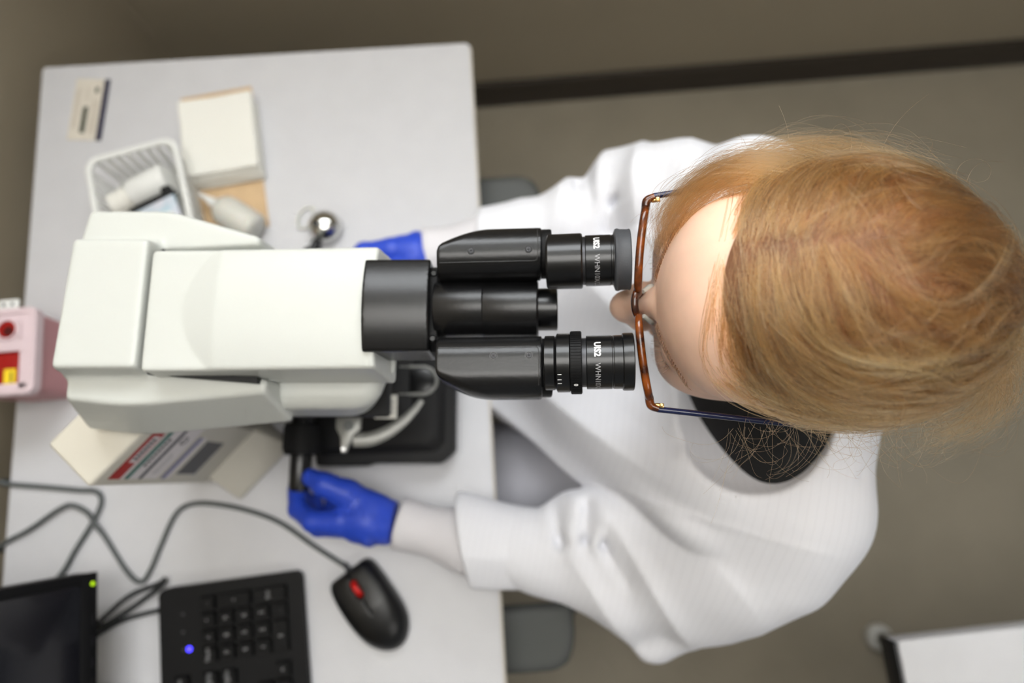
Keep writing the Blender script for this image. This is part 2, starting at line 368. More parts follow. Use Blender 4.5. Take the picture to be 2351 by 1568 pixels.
rim_loft('wall_band', [ring(bw * tp_ - 0.002, bl_ * tp_ - 0.002, 0.010, 0.0), ring(bw * tp_, bl_ * tp_, 0.011, 0.0), ring(bw * 0.89, bl_ * 0.89, 0.012, 0.014), ring(bw * 0.89 - 0.002, bl_ * 0.89 - 0.002, 0.011, 0.014)], 'basket', bk)
def slat(px, py, qx, qy, wd, ax):
    a = Vector((px, py, 0.012)); b = Vector((qx, qy, bh - 0.004)); u = Vector((0, 1, 0)) if ax else Vector((1, 0, 0)); nn = (b - a).normalized().cross(u) * 0.001
    pts = [p + s_ * u * wd / 2 + t_ * nn for p in (a, b) for s_ in (-1, 1) for t_ in (-1, 1)]
    hull('slat', pts, 'basket', bk, 0.0004, 1)
for i in range(8):
    f_ = -1 + 2 * (i + 0.5) / 8
    for s_ in (-1, 1): slat(f_ * bw * 0.80, s_ * bl_ * 0.883, f_ * bw * 0.9, s_ * bl_ * 0.975, 0.0062, 0)
for i in range(11):
    f_ = -1 + 2 * (i + 0.5) / 11
    for s_ in (-1, 1): slat(s_ * bw * 0.883, f_ * bl_ * 0.80, s_ * bw * 0.965, f_ * bl_ * 0.9, 0.0066, 1)
Tb = Matrix.Translation((0.1885, -0.2515, DZ)) @ Matrix.Rotation(0.225, 4, 'Z')
def inb(x, y, z): return tuple(Tb @ Vector((x, y, z)))
d2 = (Tb.to_3x3() @ Vector((1, 0.12, 0.16))).normalized()
wbt = tag(empty('white_bottle', inb(-0.048, 0.030, 0.036)), 'white capped plastic bottle lying inside the basket', 'bottle')
lathe('bottle_body', [(0.012, 0.030), (0.0195, 0.032), (0.0205, 0.036), (0.0205, 0.080), (0.0185, 0.084), (0.008, 0.085)], 'basket', wbt, d=d2, n=36)
lathe('cap', [(0.012, 0.0), (0.0155, 0.002), (0.0155, 0.022), (0.014, 0.024), (0.011, 0.031)], 'paper', wbt, d=d2, n=36)
M['packet_blue'] = mat('pale_blue_print', (168, 200, 214), 0.5, rgb2=(214, 214, 224), vscale=45)
M['green'] = mat('green_plastic', (30, 140, 75), 0.45); M['peach'] = mat('peach_plastic', (222, 190, 170), 0.5)
pk = tag(empty('slide_packet', inb(0.014, -0.014, 0.050), 0.225, rot=(0.12, -0.22, 0.30)), 'pale blue and white packet with black edge in basket', 'packet')
box('packet_body', (-0.032, -0.028, 0), (0.030, 0.022, 0.006), 'packet_blue', pk, 0.0015)
box('black_edge', (-0.034, 0.0215, -0.001), (0.032, 0.0285, 0.008), 'black_matte', pk, 0.0015)
box('black_clip', (0.018, 0.026, 0.0), (0.030, 0.034, 0.010), 'black_matte', pk, 0.0015)
tag(lathe('jar_lid', [(0.014, 0), (0.0155, 0.002), (0.0155, 0.009), (0.0145, 0.0105), (0.012, 0.0105), (0.0115, 0.009), (0.003, 0.009)], 'basket', None, a=inb(0.028, -0.030, 0.060), n=36), 'round white lid lying on the basket packet', 'lid')
tag(lathe('green_cap', [(0.005, 0), (0.0055, 0.001), (0.0055, 0.012), (0.0045, 0.0135), (0.002, 0.0135)], 'green', None, a=inb(-0.010, -0.030, 0.060), n=24), 'small green cap inside the white basket', 'cap')
tag(lathe('peach_tube', [(0.006, 0), (0.0065, 0.002), (0.0065, 0.03), (0.005, 0.032)], 'peach', None, a=inb(-0.040, -0.024, 0.046), d=(1, -0.1, 0.1), n=24), 'peach coloured small tube in the basket', 'tube')
# hand tally counter (chrome dome)
tc_ = tag(empty('tally_counter', (0.4035, -0.2690, DZ), -0.5), 'small chrome tally counter with black button on the desk', 'tally counter')
lathe('dome', [(0.019, 0.0), (0.0215, 0.003), (0.0225, 0.009), (0.0215, 0.016), (0.018, 0.022), (0.012, 0.0265), (0.006, 0.0285), (0.001, 0.029)], 'chrome', tc_, n=48, smooth=4)
lathe('button', [(0.006, 0.0), (0.006, 0.012), (0.005, 0.014), (0.002, 0.0145)], 'black_smooth', tc_, a=(-0.001, -0.022, 0.008), d=(0.2, -1, 0.35), n=24)
lathe('winding_knob', [(0.004, 0.0), (0.0045, 0.002), (0.0045, 0.007), (0.003, 0.008)], 'black_smooth', tc_, a=(-0.003, -0.006, 0.0275), n=20)
tube('finger_ring', [(-0.022 - 0.010 * (1 - math.cos(t)), 0.002 + 0.016 * math.sin(t), 0.003) for t in np.linspace(0, 2 * PI, 14)[:-1]], 0.0018, 'ldpe', tc_, closed=True, n=8)
# sharps container
M['sharps_red'] = mat('translucent_red_plastic', (228, 168, 172), 0.35, trans=0.35, ior=1.2)
M['sharps_pink'] = mat('pale_pink_plastic', (236, 214, 219), 0.4, trans=0.2, ior=1.3)
M['sharps_dark'] = mat('dark_red_plastic', (150, 18, 14), 0.3)
M['yellow'] = mat('yellow_label', (235, 205, 40), 0.5)
sc_ = tag(empty('sharps_container', (0.043, -0.4335, DZ), 0.03), 'pink translucent sharps container with red opening by the wall', 'sharps container')
hx, hy, hz = 0.043, 0.050, 0.098
rim_loft('body', [ring(hx - 0.006, hy - 0.006, 0.012, 0.001), ring(hx - 0.004, hy - 0.004, 0.012, 0.0), ring(hx - 0.001, hy - 0.001, 0.010, hz - 0.012), ring(hx - 0.003, hy - 0.003, 0.009, hz - 0.012), ring(hx - 0.006, hy - 0.006, 0.011, 0.003)], 'sharps_red', sc_)
prism('body_floor', rrect(-hx + 0.006, -hy + 0.006, hx - 0.006, hy - 0.006, 0.011, 4), 0.0, 0.003, 'sharps_red', sc_, 0)
rim_loft('lid_rim', [ring(hx - 0.003, hy - 0.003, 0.010, hz - 0.014), ring(hx + 0.002, hy + 0.002, 0.010, hz - 0.014), ring(hx + 0.002, hy + 0.002, 0.010, hz - 0.002), ring(hx, hy, 0.009, hz), ring(hx - 0.005, hy - 0.005, 0.007, hz), ring(hx - 0.006, hy - 0.006, 0.006, hz - 0.004)], 'sharps_pink', sc_)
# lid plates around the window
zl = hz - 0.006
box('lid_plate', (-hx + 0.004, 0.000, zl), (hx - 0.004, hy - 0.004, zl + 0.004), 'sharps_pink', sc_, 0.001)
box('lid_bar', (hx - 0.017, -hy + 0.004, zl), (hx - 0.004, 0.002, zl + 0.004), 'sharps_pink', sc_, 0.001)
box('lid_bar', (-hx + 0.004, -hy + 0.004, zl), (hx - 0.004, -hy + 0.012, zl + 0.004), 'sharps_pink', sc_, 0.001)
box('window', (-hx + 0.004, -hy + 0.010, zl - 0.004), (hx - 0.016, 0.002, zl - 0.001), 'sharps_dark', sc_, 0.0005)
lathe('hole_ring', [(0.0105, 0), (0.0125, 0.0), (0.0125, 0.004), (0.0105, 0.004)], 'sharps_pink', sc_, a=(0.012, 0.026, zl + 0.003), n=32, cap=False)
lathe('hole', [(0.0107, 0), (0.0107, 0.0016)], 'sharps_dark', sc_, a=(0.012, 0.026, zl + 0.0036), n=32)
lathe('hole_inner', [(0.006, 0), (0.006, 0.0004)], mat('deep_red', (70, 4, 4), 0.4), sc_, a=(0.013, 0.024, zl + 0.0052), n=24)
box('latch', (0.024, 0.014, zl + 0.004), (0.028, 0.034, zl + 0.0065), 'sharps_pink', sc_, 0.0008)
lb = box('warning_label', (0.006, -hy + 0.011, zl - 0.001), (0.020, -0.020, zl - 0.0003), 'yellow', sc_, 0)
box('label_print', (0.014, -0.036, zl - 0.0003), (0.016, -0.024, zl - 0.0001), 'print_black', lb, 0)
br = box('hinge_tab', (-0.004, hy + 0.001, zl - 0.002), (0.020, hy + 0.014, zl + 0.001), 'basket', sc_, 0.0008)
for x in (0.003, 0.013): lathe('hinge_hole', [(0.0022, 0), (0.0022, 0.0004)], 'print_black', br, a=(x, hy + 0.008, zl + 0.0008), n=16)
# ------------------------------------------------------------------ monitor
M['screen'] = mat('dark_glass_screen', (9, 9, 16), 0.12, coat=0.3)
M['led_green'] = mat('lit_green_led', (150, 190, 20), 0.4, emit=(175, 220, 20), estr=1.2)
M['led_blue'] = mat('lit_blue_led', (60, 50, 230), 0.4, emit=(70, 60, 255), estr=4.0)
M['led_off'] = mat('unlit_led', (70, 70, 72), 0.5)
mo = tag(empty('monitor', (0.1638, -0.6877, 0.82)), 'black monitor with a small green power light at the lower left', 'monitor')
tilt = math.radians(25); yaw = 0.05
e_ = Vector((math.sin(yaw), -math.cos(yaw), 0)); b_ = Vector((-math.cos(yaw), -math.sin(yaw), 0))
s_ = b_ * math.sin(tilt) + Vector((0, 0, 1)) * math.cos(tilt); n_ = e_.cross(s_)
if n_.x < 0: n_ = -n_
TM = Matrix((( e_.x, s_.x, n_.x, 0), (e_.y, s_.y, n_.y, 0), (e_.z, s_.z, n_.z, 0), (0, 0, 0, 1)))
def mon(name, lo, hi, m, par=mo, b=0.002): o = box(name, lo, hi, m, par, b); o.matrix_local = TM @ o.matrix_local if par == mo else o.matrix_local; return o
cs = mon('case', (0, 0, -0.035), (0.51, 0.31, -0.004), 'black_plastic', b=0.006)
bz = mon('bezel', (0, 0, -0.005), (0.51, 0.018, 0.002), 'black_plastic', b=0.001)
mon('bezel', (0, 0.292, -0.005), (0.51, 0.31, 0.002), 'black_plastic', b=0.001)
mon('bezel', (0, 0.0175, -0.005), (0.012, 0.2925, 0.002), 'black_plastic', b=0.001)
mon('bezel', (0.498, 0.0175, -0.005), (0.51, 0.2925, 0.002), 'black_plastic', b=0.001)
mon('screen', (0.010, 0.016, -0.006), (0.50, 0.294, 0.0), 'screen', b=0)
pl = lathe('power_light', [(0.0022, 0), (0.0022, 0.0006)], 'led_green', mo, a=(0.012, 0.006, 0.0019), n=16); pl.matrix_local = TM @ pl.matrix_local
for i in range(4): mon('menu_button', (0.045 + 0.022 * i, 0.004, 0.0018), (0.055 + 0.022 * i, 0.0065, 0.0026), 'black_smooth', b=0.0004)
hull('stand_neck', [(-0.055 + x, y, z) for x in (-0.012, 0.012) for y in (-0.30, -0.22) for z in (-0.072, 0.17)], 'black_plastic', mo, 0.004)
prism('stand_foot', rrect(-0.145, -0.38, 0.0, -0.14, 0.02, 5), -0.08, -0.070, 'black_plastic', mo, 0.002)

# ------------------------------------------------------------------ keyboard
kb = tag(empty('keyboard', (0.2049, -0.719, DZ), 0.069), 'black computer keyboard with numeric pad toward the mouse', 'keyboard')
KD, KL = 0.168, 0.445
def kz(u): return 0.030 - 0.010 * u / KD
bm = bmesh.new(); pol = rrect(0, -KL, KD, 0, 0.009, 5)
lo = [bm.verts.new((x, y, 0.004)) for x, y in pol]; hi = [bm.verts.new((x, y, kz(x) - 0.006)) for x, y in pol]
bm.faces.new(lo[::-1]); bm.faces.new(hi)
for i in range(len(pol)): bm.faces.new((lo[i], lo[(i + 1) % len(pol)], hi[(i + 1) % len(pol)], hi[i]))
bev(bm, 0.0022, 2, 0.5); from_bm('case', bm, 'black_plastic', kb)
for x in (0.02, 0.15):
    for y in (-0.03, -KL + 0.03): box('rubber_foot', (x - 0.006, y - 0.015, 0), (x + 0.006, y + 0.015, 0.0045), 'rubber', kb, 0.0005)
KEYS = {}
def key(u, v, wu, wv, leg=None):
    k_ = (round(wu, 4), round(wv, 4))
    if k_ not in KEYS:
        a, b = wu / 2 - 0.0009, wv / 2 - 0.0009
        bm = bmesh.new(); lo = [bm.verts.new(p) for p in ((-a, -b, -0.004), (a, -b, -0.004), (a, b, -0.004), (-a, b, -0.004))]
        hi = [bm.verts.new(p) for p in ((-a + 0.0018, -b + 0.0018, 0.0035), (a - 0.0012, -b + 0.0018, 0.0035), (a - 0.0012, b - 0.0018, 0.0035), (-a + 0.0018, b - 0.0018, 0.0035))]
        bm.faces.new(lo[::-1]); bm.faces.new(hi)
        for i in range(4): bm.faces.new((lo[i], lo[(i + 1) % 4], hi[(i + 1) % 4], hi[i]))
        bev(bm, 0.0007, 1, 0.4); bmesh.ops.recalc_face_normals(bm, faces=bm.faces)
        me = bpy.data.meshes.new('key'); bm.to_mesh(me); bm.free(); me.materials.append(M['black_plastic']); me.polygons.foreach_set('use_smooth', [True] * len(me.polygons)); me.set_sharp_from_angle(angle=0.7); KEYS[k_] = me
    o = bpy.data.objects.new('key', KEYS[k_]); o.location = (u, -v, kz(u) - 0.0035); link(o, kb)
    if leg:
        t = text('legend', leg, 0.0075, 'print_grey', o, Matrix.Translation((0.003 if len(leg) < 2 else 0.001, 0.0, 0.0036)) @ Matrix.Rotation(PI / 2, 4, 'Z'), align='CENTER')
PU, PV = 0.0207, 0.0192; U0, V0 = 0.0578, 0.0220
for i, (l_, du) in enumerate((('-', 0), ('+', 1.5), ('Ent', 3.5))): key(U0 + PU * du, V0, PU * (1 if i == 0 else 2), PV, l_)
for i, l_ in enumerate('*963.'): key(U0 + PU * i, V0 + PV, PU, PV, l_)
for i, l_ in enumerate('/852'): key(U0 + PU * i, V0 + 2 * PV, PU, PV, l_)
for i, l_ in enumerate(('Num', '7', '4', '1')): key(U0 + PU * i, V0 + 3 * PV, PU, PV, l_)
key(U0 + PU * 4, V0 + 2.5 * PV, PU, PV * 2, '0')
vn = V0 + 4.45 * PV
for j, col in enumerate(((('Pau', 'PgUp', 'PgDn'), '>'), (('Scr', 'Home', 'End'), 'v'), (('Prt', 'Ins', 'Del'), '<'))):
    for i, l_ in enumerate(col[0]): key((0.0245, U0, U0 + PU)[i], vn + j * PV, PU, PV, l_ if j < 2 else None)
    key(U0 + 4 * PU, vn + j * PV, PU, PV, '>' if j == 0 else None)
key(U0 + 3 * PU, vn + PV, PU, PV)
vm = vn + 3.45 * PV
for r_ in range(6):
    u = 0.0245 if r_ == 0 else U0 + PU * (r_ - 1); v = vm; x_ = vm
    while x_ < KL - 0.016: 
        wv = PV * (5.5 if (r_ == 5 and abs(x_ - (vm + 3 * PV)) < 0.005) else 1)
        if x_ - PV / 2 + wv > KL - 0.006: break
        key(u, x_ - PV / 2 + wv / 2, PU, wv); x_ += wv
for i, (u, v) in enumerate(((0.0275, 0.0313), (0.0270, 0.0515), (0.0275, 0.0712))):
    lathe('indicator_light', [(0.0016, 0), (0.0016, 0.0006)], 'led_off', kb, a=(u, -v, kz(u) - 0.0062), n=12)
lathe('indicator_light', [(0.0030, 0), (0.0030, 0.0006)], 'led_blue', kb, a=(0.0335, -0.0712, kz(0.033) - 0.0062), n=16)

# ------------------------------------------------------------------ mouse
M['mouse_black'] = mat('satin_black_plastic', (15, 15, 16), 0.33)
M['red'] = mat('red_rubber', (205, 24, 20), 0.45)
ms = tag(empty('computer_mouse', (0.4575, -0.7560, DZ), math.radians(123.5)), 'black corded mouse with a red scroll wheel', 'mouse')
G = Grid((-0.065, -0.04, -0.005), (0.065, 0.04, 0.045), 0.0012)
D = smax(el(G, (0.009, 0, 0.006), (0.0625, 0.0345, 0.031)), rbx(G, (-0.006, 0, 0.016), (0.0560, 0.0305, 0.030), 0.010), 0.006)
D = smax(D, 0.0008 - G.Z, 0.004)
D = smax(D, G.Z - (0.033 - 0.22 * np.maximum(G.X, 0)), 0.010)
groove = np.maximum(np.abs(G.Y) - 0.0004, np.maximum(-(G.X + 0.005), 0.018 - G.Z)); D = np.maximum(D, -groove)
D = np.maximum(D, -rbx(G, (0.027, 0, 0.029), (0.0105, 0.0042, 0.012), 0.003))
sdf('shell', G, D, 'mouse_black', ms)
sw = lathe('scroll_wheel', [(0.007, -0.003), (0.0105, -0.0028), (0.011, -0.001), (0.011, 0.001), (0.0105, 0.0028), (0.007, 0.003)], 'red', ms, a=(0.027, 0, 0.0165), d=(0, 1, 0), n=32)
lathe('cable_boot', [(0.0035, 0), (0.003, 0.010), (0.0024, 0.014)], 'rubber', ms, a=(0.046, 0, 0.008), d=(1, 0, -0.1), n=16)

ms.scale = (1.06, 1.08, 1.0)
# ------------------------------------------------------------------ cables
def cz(l, z=DZ + 0.0032, r=0.0030): return [(x, y, z) for x, y in l]
tag(tube('mouse_cable', cz([(0.4255, -0.7085), (0.4192, -0.7045), (0.3846, -0.681), (0.3415, -0.6500), (0.2979, -0.6321), (0.2543, -0.6221), (0.2271, -0.6226), (0.2112, -0.6349), (0.1962, -0.668), (0.1839, -0.6982), (0.1722, -0.7108), (0.1545, -0.6965)]) + [(0.1255, -0.6533, DZ + 0.004), (0.116, -0.6385, DZ + 0.0095), (0.105, -0.6248, DZ + 0.006), (0.0853, -0.6141, DZ + 0.006), (0.0692, -0.6173, DZ + 0.006), (0.0329, -0.6399, DZ + 0.005), (0.004, -0.6535, DZ + 0.004), (-0.008, -0.661, DZ - 0.002), (-0.016, -0.665, DZ - 0.03), (-0.02, -0.668, DZ - 0.25)], 0.0030, 'cable', n=10), 'long thin grey cable looping from the mouse to the wall', 'cable')
tag(tube('power_cable', [(-0.018, -0.575, DZ - 0.2), (-0.016, -0.578, DZ - 0.02), (-0.006, -0.581, DZ + 0.002)] + cz([(0.0024, -0.5834), (0.0455, -0.5892), (0.0896, -0.5957), (0.1116, -0.5986), (0.1194, -0.6108), (0.1124, -0.6316), (0.0913, -0.6669), (0.0694, -0.7016), (0.020, -0.7351)], DZ + 0.0034), 0.0032, 'cable', n=10), 'grey cable bending from the wall edge toward the monitor', 'cable')
tag(tube('video_cable', cz([(0.1246, -0.7563), (0.1612, -0.7264), (0.1977, -0.7135), (0.205, -0.7085), (0.1984, -0.7180), (0.1619, -0.7426), (0.127, -0.7605), (0.0849, -0.7800)], DZ + 0.0095), [0.0030, 0.0030], 'cable_dark', n=10), 'dark cable looped back on itself between monitor and keyboard', 'cable')
tag(tube('keyboard_cable', [(0.2025, -0.7440, DZ + 0.010), (0.190, -0.746, DZ + 0.005)] + cz([(0.1781, -0.7485), (0.1519, -0.7545), (0.127, -0.7665), (0.0856, -0.7917)], DZ + 0.0030), 0.0028, 'cable_dark', n=10), 'short dark cable running from the keyboard end under monitor', 'cable')
# ------------------------------------------------------------------ microscope
TH = -0.06; SO = (0.45, -0.472, DZ)
ms_ = tag(empty('microscope', SO, TH), 'white and black binocular microscope on the desk', 'microscope')
sp = ms_
# base
bsym = [(-0.19, -0.085), (-0.150, -0.100), (-0.060, -0.100), (-0.045, -0.116), (0.014, -0.116), (0.020, -0.1125), (0.1055, -0.1125), (0.1225, -0.0975)]
poly = bsym + [(x, -y) for x, y in bsym[::-1]]
bs = prism('base', [(x, y) for x, y in poly if not (x < -0.05 and y < 0)] + [(-0.19, -0.02), (-0.06, -0.02)], 0.004, 0.040, 'black_matte', sp, 0.004, 2)
hull('base_rim', [(x, y, z) for z, k in ((0.0395, 1.0), (0.052, 0.90)) for x, y in ((-0.040, -0.104 * k), (0.100 * k, -0.100 * k), (0.112 * k, -0.088 * k), (0.112 * k, 0.088 * k), (0.100 * k, 0.100 * k), (-0.04, 0.104 * k))], 'black_matte', bs, 0.003, 2)
for x, y in ((0.10, -0.09), (0.10, 0.09), (-0.16, 0.07), (-0.03, -0.09)): lathe('rubber_foot', [(0.009, 0), (0.009, 0.005)], 'rubber', bs, a=(x, y, 0), n=20)
lathe('light_window', [(0.024, 0), (0.024, 0.006), (0.021, 0.008), (0.018, 0.008)], 'black_smooth', bs, a=(0.035, 0, 0.052), n=32)
# pillar
hull('stand_column', [(x, y, z) for x, y in ((-0.175, -0.012), (-0.165, -0.020), (-0.09, -0.020), (-0.075, -0.005), (-0.075, 0.065), (-0.09, 0.078), (-0.165, 0.078), (-0.175, 0.07)) for z in (0.038, 0.315)], 'scope_white', sp, 0.004)
# arm : back block + two cheeks (smooth moulded yoke)
G = Grid((-0.195, -0.10, 0.24), (0.02, 0.11, 0.375), 0.0016)
def slab(G, pts_bot, pts_top, zb, zt):
    """convex horizontal polygon lofted between two heights, as a plane SDF (ccw polygons)"""
    D = np.maximum(G.Z - zt, zb - G.Z); n = len(pts_bot)
    for i in range(n):
        p = np.array((*pts_bot[i], zb)); q = np.array((*pts_bot[(i + 1) % n], zb)); r = np.array((*pts_top[i], zt))
        nn = np.cross(q - p, r - p); nn /= np.linalg.norm(nn)
        D = smax(D, (G.X - p[0]) * nn[0] + (G.Y - p[1]) * nn[1] + (G.Z - p[2]) * nn[2], 0.004)
    return D
back = slab(G, [(-0.178, -0.060), (-0.088, -0.060), (-0.088, 0.070), (-0.172, 0.070)], [(-0.158, -0.046), (-0.094, -0.042), (-0.094, 0.060), (-0.156, 0.064)], 0.27, 0.362)
cheekL = slab(G, [(-0.172, -0.086), (-0.120, -0.092), (0.004, -0.080), (0.004, -0.050), (-0.12, -0.035), (-0.172, -0.035)], [(-0.160, -0.066), (-0.115, -0.072), (-0.002, -0.062), (-0.002, -0.052), (-0.10, -0.040), (-0.160, -0.040)], 0.285, 0.338)
cheekR = slab(G, [(-0.174, 0.04), (-0.10, 0.045), (-0.01, 0.048), (-0.01, 0.068), (-0.09, 0.092), (-0.165, 0.092)], [(-0.160, 0.05), (-0.10, 0.056), (-0.014, 0.052), (-0.014, 0.066), (-0.090, 0.089), (-0.156, 0.089)], 0.285, 0.342)
rd = 0.0
D = smin(back + 0.006, smin(cheekL + 0.004, cheekR + 0.004, 0.002), 0.006) - 0.005
arm = sdf('arm_yoke', G, D, 'scope_white', sp)
hull('cheek_seam', [(x, y, z) for x, y in ((-0.093, -0.0445), (-0.006, -0.0505), (-0.006, -0.0550), (-0.093, -0.0480)) for z in (0.31, 0.3462)], 'black_matte', arm, 0)
box('rear_gap_shade', (-0.0925, -0.038, 0.30), (-0.0905, 0.056, 0.345), 'black_matte', arm, 0.001)  # black strip standing in for the shadow in the gap behind the housing
# arm front carrying the nosepiece
G = Grid((-0.14, -0.085, 0.20), (0.11, 0.085, 0.33), 0.0018)
D = rbx(G, (-0.030, -0.002, 0.268), (0.125, 0.070, 0.046), 0.014)
D = smax(D, (G.X - 0.093) * 0.92 + np.abs(G.Y) * 0.38 - 0.014 + (0.30 - G.Z) * 0.25, 0.02)
front_arm = sdf('arm_front', G, D, 'scope_white', sp)
box('frame_plate', (-0.060, -0.071, 0.208), (0.075, 0.071, 0.224), 'black_matte', front_arm, 0.003)
# nosepiece and objectives
lathe('nosepiece', [(0.030, 0.0), (0.040, 0.006), (0.042, 0.020), (0.030, 0.034)], 'black_smooth', sp, a=(0.035, 0, 0.185), n=40)
for i in range(5):
    t = i * 2 * PI / 5 + 0.3; L_ = (0.03, 0.036, 0.022, 0.036, 0.028)[i]
    ob = lathe('objective', [(0.011, 0), (0.0115, 0.004), (0.0115, L_ * 0.6), (0.008, L_ * 0.8), (0.0055, L_)], 'steel', sp, a=(0.035 + 0.024 * math.cos(t), 0.024 * math.sin(t), 0.190), d=(0.25 * math.cos(t), 0.25 * math.sin(t), -1), n=24)
# stage
st = prism('stage', rrect(-0.055, -0.062, 0.082, 0.085, 0.008, 4), 0.128, 0.142, 'black_matte', sp, 0.002)
hull('stage_bracket', [(x, y, z) for x in (-0.085, -0.03) for y in (-0.025, 0.05) for z in (0.075, 0.129)], 'black_matte', sp, 0.003)
# rounded tongue with bright rim at the front of the stage
sl = [(0.070, -0.0405), (0.096, -0.0405)] + [(0.096 + 0.0150 * math.sin(t), -0.0255 - 0.0150 * math.cos(t)) for t in np.linspace(0.15, PI - 0.15, 9)] + [(0.096, -0.0105), (0.070, -0.0105)]
prism('stage_tongue', sl, 0.134, 0.1405, 'black_smooth', sp, 0.0008)
tube('bright_rim', [(x, y, 0.1405) for x, y in sl], 0.0018, 'grey_metal', sp, sm=3, n=8)
# slide holder: bracket with hole, curved spring arm, white tag
hb = prism('holder_bracket', [(0.010, -0.062), (0.036, -0.062), (0.036, -0.080), (0.029, -0.086), (0.0215, -0.104), (0.0165, -0.104), (0.0155, -0.088), (0.010, -0.078)], 0.160, 0.166, 'grey_metal', sp, 0.0012)
lathe('bracket_hole', [(0.0055, 0), (0.0055, 0.0008)], mat('shaded_grey_recess', (112, 114, 114), 0.5), hb, a=(0.0235, -0.076, 0.1656), n=24)  # flat disc; the shade inside the hole is put into its grey
lathe('bracket_screw', [(0.0022, 0), (0.0022, 0.0012)], 'steel', hb, a=(0.0195, -0.100, 0.166), n=16)
box('holder_rail', (-0.040, -0.063, 0.158), (0.034, -0.055, 0.170), 'grey_metal', sp, 0.0015)
tube('spring_arm', [(0.028, -0.0905, 0.160), (0.045, -0.0895, 0.160), (0.062, -0.083, 0.160), (0.078, -0.072, 0.160), (0.090, -0.060, 0.160), (0.0985, -0.0490, 0.160)], [0.0075, 0.0075, 0.0068, 0.0055, 0.0042, 0.003], 'grey_metal', sp, flat=0.35, up=(0, 0, 1), n=12)
tgx = box('paper_tag', (0.0505, -0.0690, 0.166), (0.0735, -0.0440, 0.1675), 'paper', sp, 0.0004, rot=(0, 0, 0))
for i in range(3): box('printed_line', (0.055, -0.063 + 0.005 * i, 0.1675), (0.070, -0.0615 + 0.005 * i, 0.1677), 'print_grey', tgx, 0)
# focus knobs (axis across)
def knob(prof, x, y, s, m, nm, z=0.082): return lathe(nm, prof, m, sp, a=(x, y, z), d=(0, s, 0), n=48)
for s in (-1, 1):
    y0 = -0.020 if s < 0 else 0.020
    kx = -0.050
    knob([(0.013, 0.0), (0.013, 0.052)], kx, y0, s, 'black_smooth', 'knob_shaft')
    kc = knob([(0.0185, 0.0475), (0.0205, 0.050), (0.0205, 0.080), (0.019, 0.0835), (0.012, 0.084)], kx, y0, s, 'black_plastic', 'coarse_knob')
    for i in range(36):
        t = 2 * PI * i / 36; box('grip_rib', (kx + 0.0205 * math.cos(t) - 0.0007, min(y0 + s * 0.052, y0 + s * 0.078), 0.082 + 0.0205 * math.sin(t) - 0.0007), (kx + 0.0205 * math.cos(t) + 0.0007, max(y0 + s * 0.052, y0 + s * 0.078), 0.082 + 0.0205 * math.sin(t) + 0.0007), 'black_plastic', kc, 0)
    kf_ = knob([(0.0118, 0.083), (0.0122, 0.086), (0.0122, 0.120), (0.011, 0.124), (0.004, 0.1245)], kx, y0, s, 'black_smooth', 'fine_knob')
    lathe('knob_screw', [(0.0026, 0), (0.002, 0.001)], 'steel', kf_, a=(kx, y0 + s * 0.1244, 0.082), d=(0, s, 0), n=16)
# tilting head housing
G = Grid((-0.105, -0.07, 0.285), (0.115, 0.07, 0.40), 0.0016)
xr = G.X + 0.0630
zc_ = np.minimum(0.30 * xr, 0.0075 + 0.055 * xr)
crown = (G.Z - (0.3640 + zc_ - 3.0 * G.Y ** 2)) * 0.95
deck = smax(G.Z - 0.3640 - 0.02 * (G.X + 0.09), G.X - 0.02, 0.002)
D = smax(smin(crown, deck, 0.0006), np.abs(G.Y) - 0.0475 - (0.375 - G.Z) * 0.06, 0.003)
D = smax(D, G.X - 0.0905 - (0.385 - G.Z) * 0.10, 0.003)
D = smax(D, 0.312 - G.Z, 0.003); D = smax(D, -0.0895 - G.X, 0.004)
hs = sdf('head_housing', G, D, 'scope_white', sp)
hull('housing_skirt', [(x, s * y, z) for s in (-1, 1) for x, y, z in ((-0.015, 0.050, 0.318), (0.094, 0.047, 0.318), (0.100, 0.045, 0.330), (-0.015, 0.052, 0.330), (0.092, 0.042, 0.300), (-0.01, 0.046, 0.300))], 'scope_white', hs, 0.003)
# black neck block: flat sided with a curved crown
G = Grid((0.080, -0.045, 0.325), (0.150, 0.045, 0.405), 0.0012)
def cxy(t): return t
D = smax(G.Z - (0.3885 - 6.5 * G.Y ** 2 + 0.02 * (G.X - 0.1)), np.abs(G.Y + 0.0005) - 0.0355, 0.002)
D = smax(D, G.X - 0.1330, 0.002); D = smax(D, 0.083 - G.X, 0.001)
D = smax(D, 0.335 - G.Z, 0.002)
nk = sdf('neck_block', G, D, 'scope_black', sp)
hull('neck_flange', [(x, y, z) for x in (0.131, 0.1385) for y, z in ((-0.034, 0.34), (-0.034, 0.365), (-0.027, 0.377), (0.027, 0.379), (0.033, 0.366), (0.033, 0.34))], 'black_plastic', nk, 0.001)
for y, z in ((0.024, 0.3775), (-0.026, 0.3760)): lathe('flange_screw', [(0.0028, 0), (0.0028, 0.0016), (0.0018, 0.0024)], 'black_smooth', nk, a=(0.1352, y, z), n=16)
# central pivot tube
ct = lathe('pivot_tube', [(0.0215, 0.0), (0.0222, 0.0012), (0.0222, 0.0365), (0.0216, 0.0372)], 'scope_black', sp, a=(0.1365, -0.001, 0.366), d=(1, 0, 0.05), n=64)
lathe('pivot_sleeve', [(0.0219, 0.0), (0.0222, 0.0006), (0.0222, 0.0400), (0.0212, 0.0412)], 'scope_black', sp, a=(0.1735, -0.0015, 0.3675), d=(1, -0.01, 0.05), n=64)
lathe('pivot_cap', [(0.0162, 0.0), (0.0162, 0.0150), (0.0155, 0.0157), (0.004, 0.0158)], 'black_smooth', sp, a=(0.2135, -0.0018, 0.3690), d=(1, 0, 0.05), n=64)
